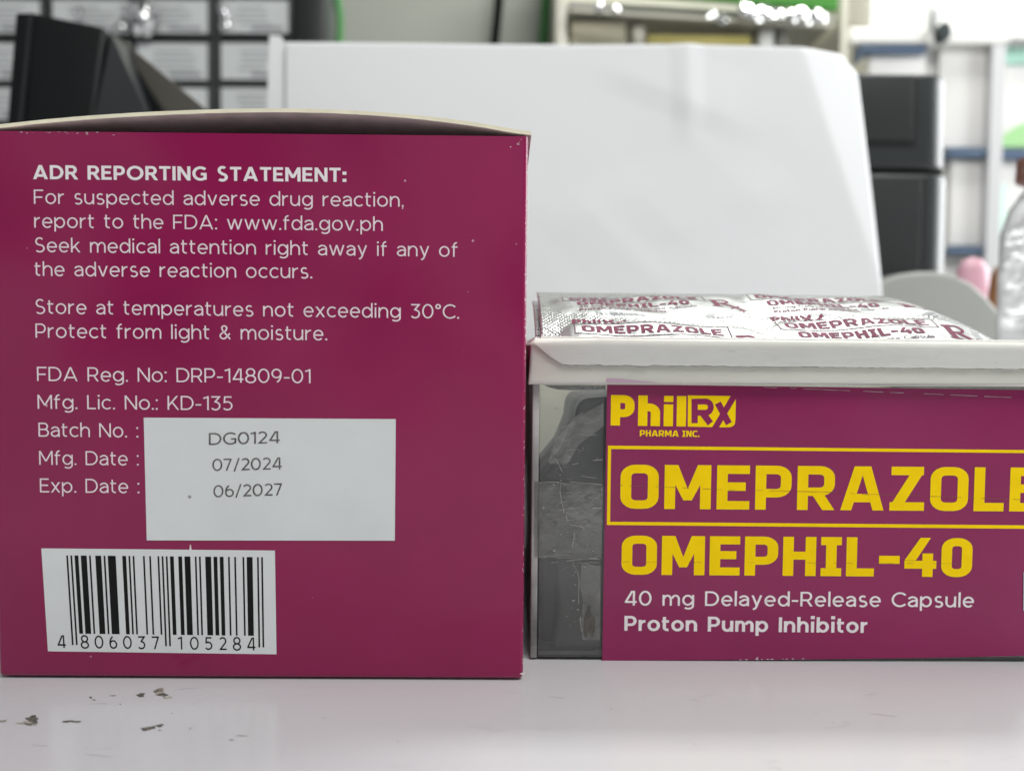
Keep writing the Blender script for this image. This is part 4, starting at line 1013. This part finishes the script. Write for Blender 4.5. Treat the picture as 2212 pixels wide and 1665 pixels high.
for x0, y0, x1, y1 in ((1870, 118, 2000, 420), (2024, 104, 2138, 318), (2150, 108, 2420, 320), (2050, 344, 2138, 530), (2150, 348, 2420, 640)):
    s = MB(); pbox(s, x0, y0, x1, y1, Yr+.015, .008); s.build('glass_panel', M_whited, dc, bevel=.001)
s = MB(); pbox(s, 2141.5, 98, 2145.5, 1000, Yr-.006, .034); s.build('door_stile', mat('stile_grey', (.55, .55, .56), .4), dc)
s = MB(); pbox(s, 2156, 106, 2300, 138, Yr+.010, .004); s.build('poster_band', M_teal, dc)
q = [at(x, y, Yr+.010) for x, y in ((2148, 318), (2330, 318), (2330, 250), (2212, 266), (2180, 285), (2150, 306))]
s = MB(); s.prism(q, [p + Vector((0, .004, 0)) for p in q]); s.build('poster_leaf', M_leaf, dc)
s = MB(); pbox(s, 2152, 400, 2176, 520, Yr+.010, .004); s.build('poster_tint', mat('mint_print', (.58, .76, .68), .5), dc)
s = MB(); pc_ = at(2041, 68, Yr-.02); ringp = [pc_ + Vector((.0125*math.cos(2*math.pi*k/20), 0, .017*math.sin(2*math.pi*k/20))) for k in range(20)]
s.prism(ringp, [p + Vector((0, .016, 0)) for p in ringp]); s.build('door_lock', M_lock, dc, bevel=.001)
s = MB(); q = at(2020, 38, Yr-.022); ringp = [q + Vector((.008*math.cos(2*math.pi*k/16), 0, .017*math.sin(2*math.pi*k/16))) for k in range(16)]
s.prism(ringp, [p + Vector((0, .007, 0)) for p in ringp]); s.build('door_pull', mat('pull_grey', (.42, .43, .42), .3), dc, bevel=.001)
s = MB(); pbox(s, 2186, 84, 2230, 96, Yr-.009, .003); s.build('maker_plate', mat('plate_grey', (.2, .2, .21), .4), dc)

# goods standing on the counter's far end, right
def pack(name, px0, px1, ytop, Y, m, lab_, squash=.5):
    xa_, xb_ = at(px0, ytop, Y).x, at(px1, ytop, Y).x; zt_ = at(px0, ytop, Y).z; r_ = (xb_-xa_)/2; xc = (xa_+xb_)/2
    ringsv = []; prf = [(0, .96), (.02, 1), (.5, 1.0), (.8, .97), (.93, .82), (.985, .5), (1, .08)]
    n = 24; s = MB(); vs = []
    for hz, k in prf:
        vs += [Vector((xc + r_*k*math.cos(2*math.pi*i/n), Y + r_*squash*k*math.sin(2*math.pi*i/n), .0008 + (zt_-.0008)*hz)) for i in range(n)]
    fs = [(j*n+i, j*n+(i+1) % n, (j+1)*n+(i+1) % n, (j+1)*n+i) for j in range(len(prf)-1) for i in range(n)]
    s.add(vs, fs + [tuple(range(n-1, -1, -1)), tuple(range((len(prf)-1)*n, len(prf)*n))])
    return tag(s.build(name, m, None, smooth=True), lab_, 'pack')
pack('pink_pack', 2062, 2142, 556, .56, M_pink, 'pink rounded pack at the right, beyond the grey cover')
pack('brown_pack', 2136, 2190, 572, .50, M_brown, 'brown and orange pack beside the pink one')
# clear bottle cut by the right edge of the view
Yb = .30
bt = thing('plastic_bottle', 'clear wrinkled plastic bottle with brown cap at the right edge', 'bottle', (at(2176, 600, Yb).x + .022, Yb, 0))
xc = at(2176, 600, Yb).x + .022; zc = at(2200, 388, Yb).z
n = 32; prf = [(0.0006, .0205), (.002, .022), (.04, .022), (zc-.020, .0218), (zc-.010, .019), (zc-.002, .0135), (zc, .013)]
s = MB(); vs = []
for z, r_ in prf: vs += [Vector((xc + r_*math.cos(2*math.pi*i/n), Yb + r_*math.sin(2*math.pi*i/n), z)) for i in range(n)]
s.add(vs, [(j*n+i, j*n+(i+1) % n, (j+1)*n+(i+1) % n, (j+1)*n+i) for j in range(len(prf)-1) for i in range(n)] + [tuple(range(n-1, -1, -1)), tuple(range((len(prf)-1)*n, len(prf)*n))])
s.build('bottle_body', M_bottle, bt, smooth=True)
s = MB(); vs = []; prf = [(zc+.0002, .0165), (zc+.0008, .0172), (zc+.0088, .0170), (zc+.0098, .0150)]
for z, r_ in prf: vs += [Vector((xc + r_*math.cos(2*math.pi*i/n), Yb + r_*math.sin(2*math.pi*i/n), z)) for i in range(n)]
s.add(vs, [(j*n+i, j*n+(i+1) % n, (j+1)*n+(i+1) % n, (j+1)*n+i) for j in range(len(prf)-1) for i in range(n)] + [tuple(range(n-1, -1, -1)), tuple(range((len(prf)-1)*n, len(prf)*n))])
s.build('bottle_cap', M_cap, bt, smooth=True)

for o in list(bpy.data.objects):
    if '_w' in o: del o['_w']
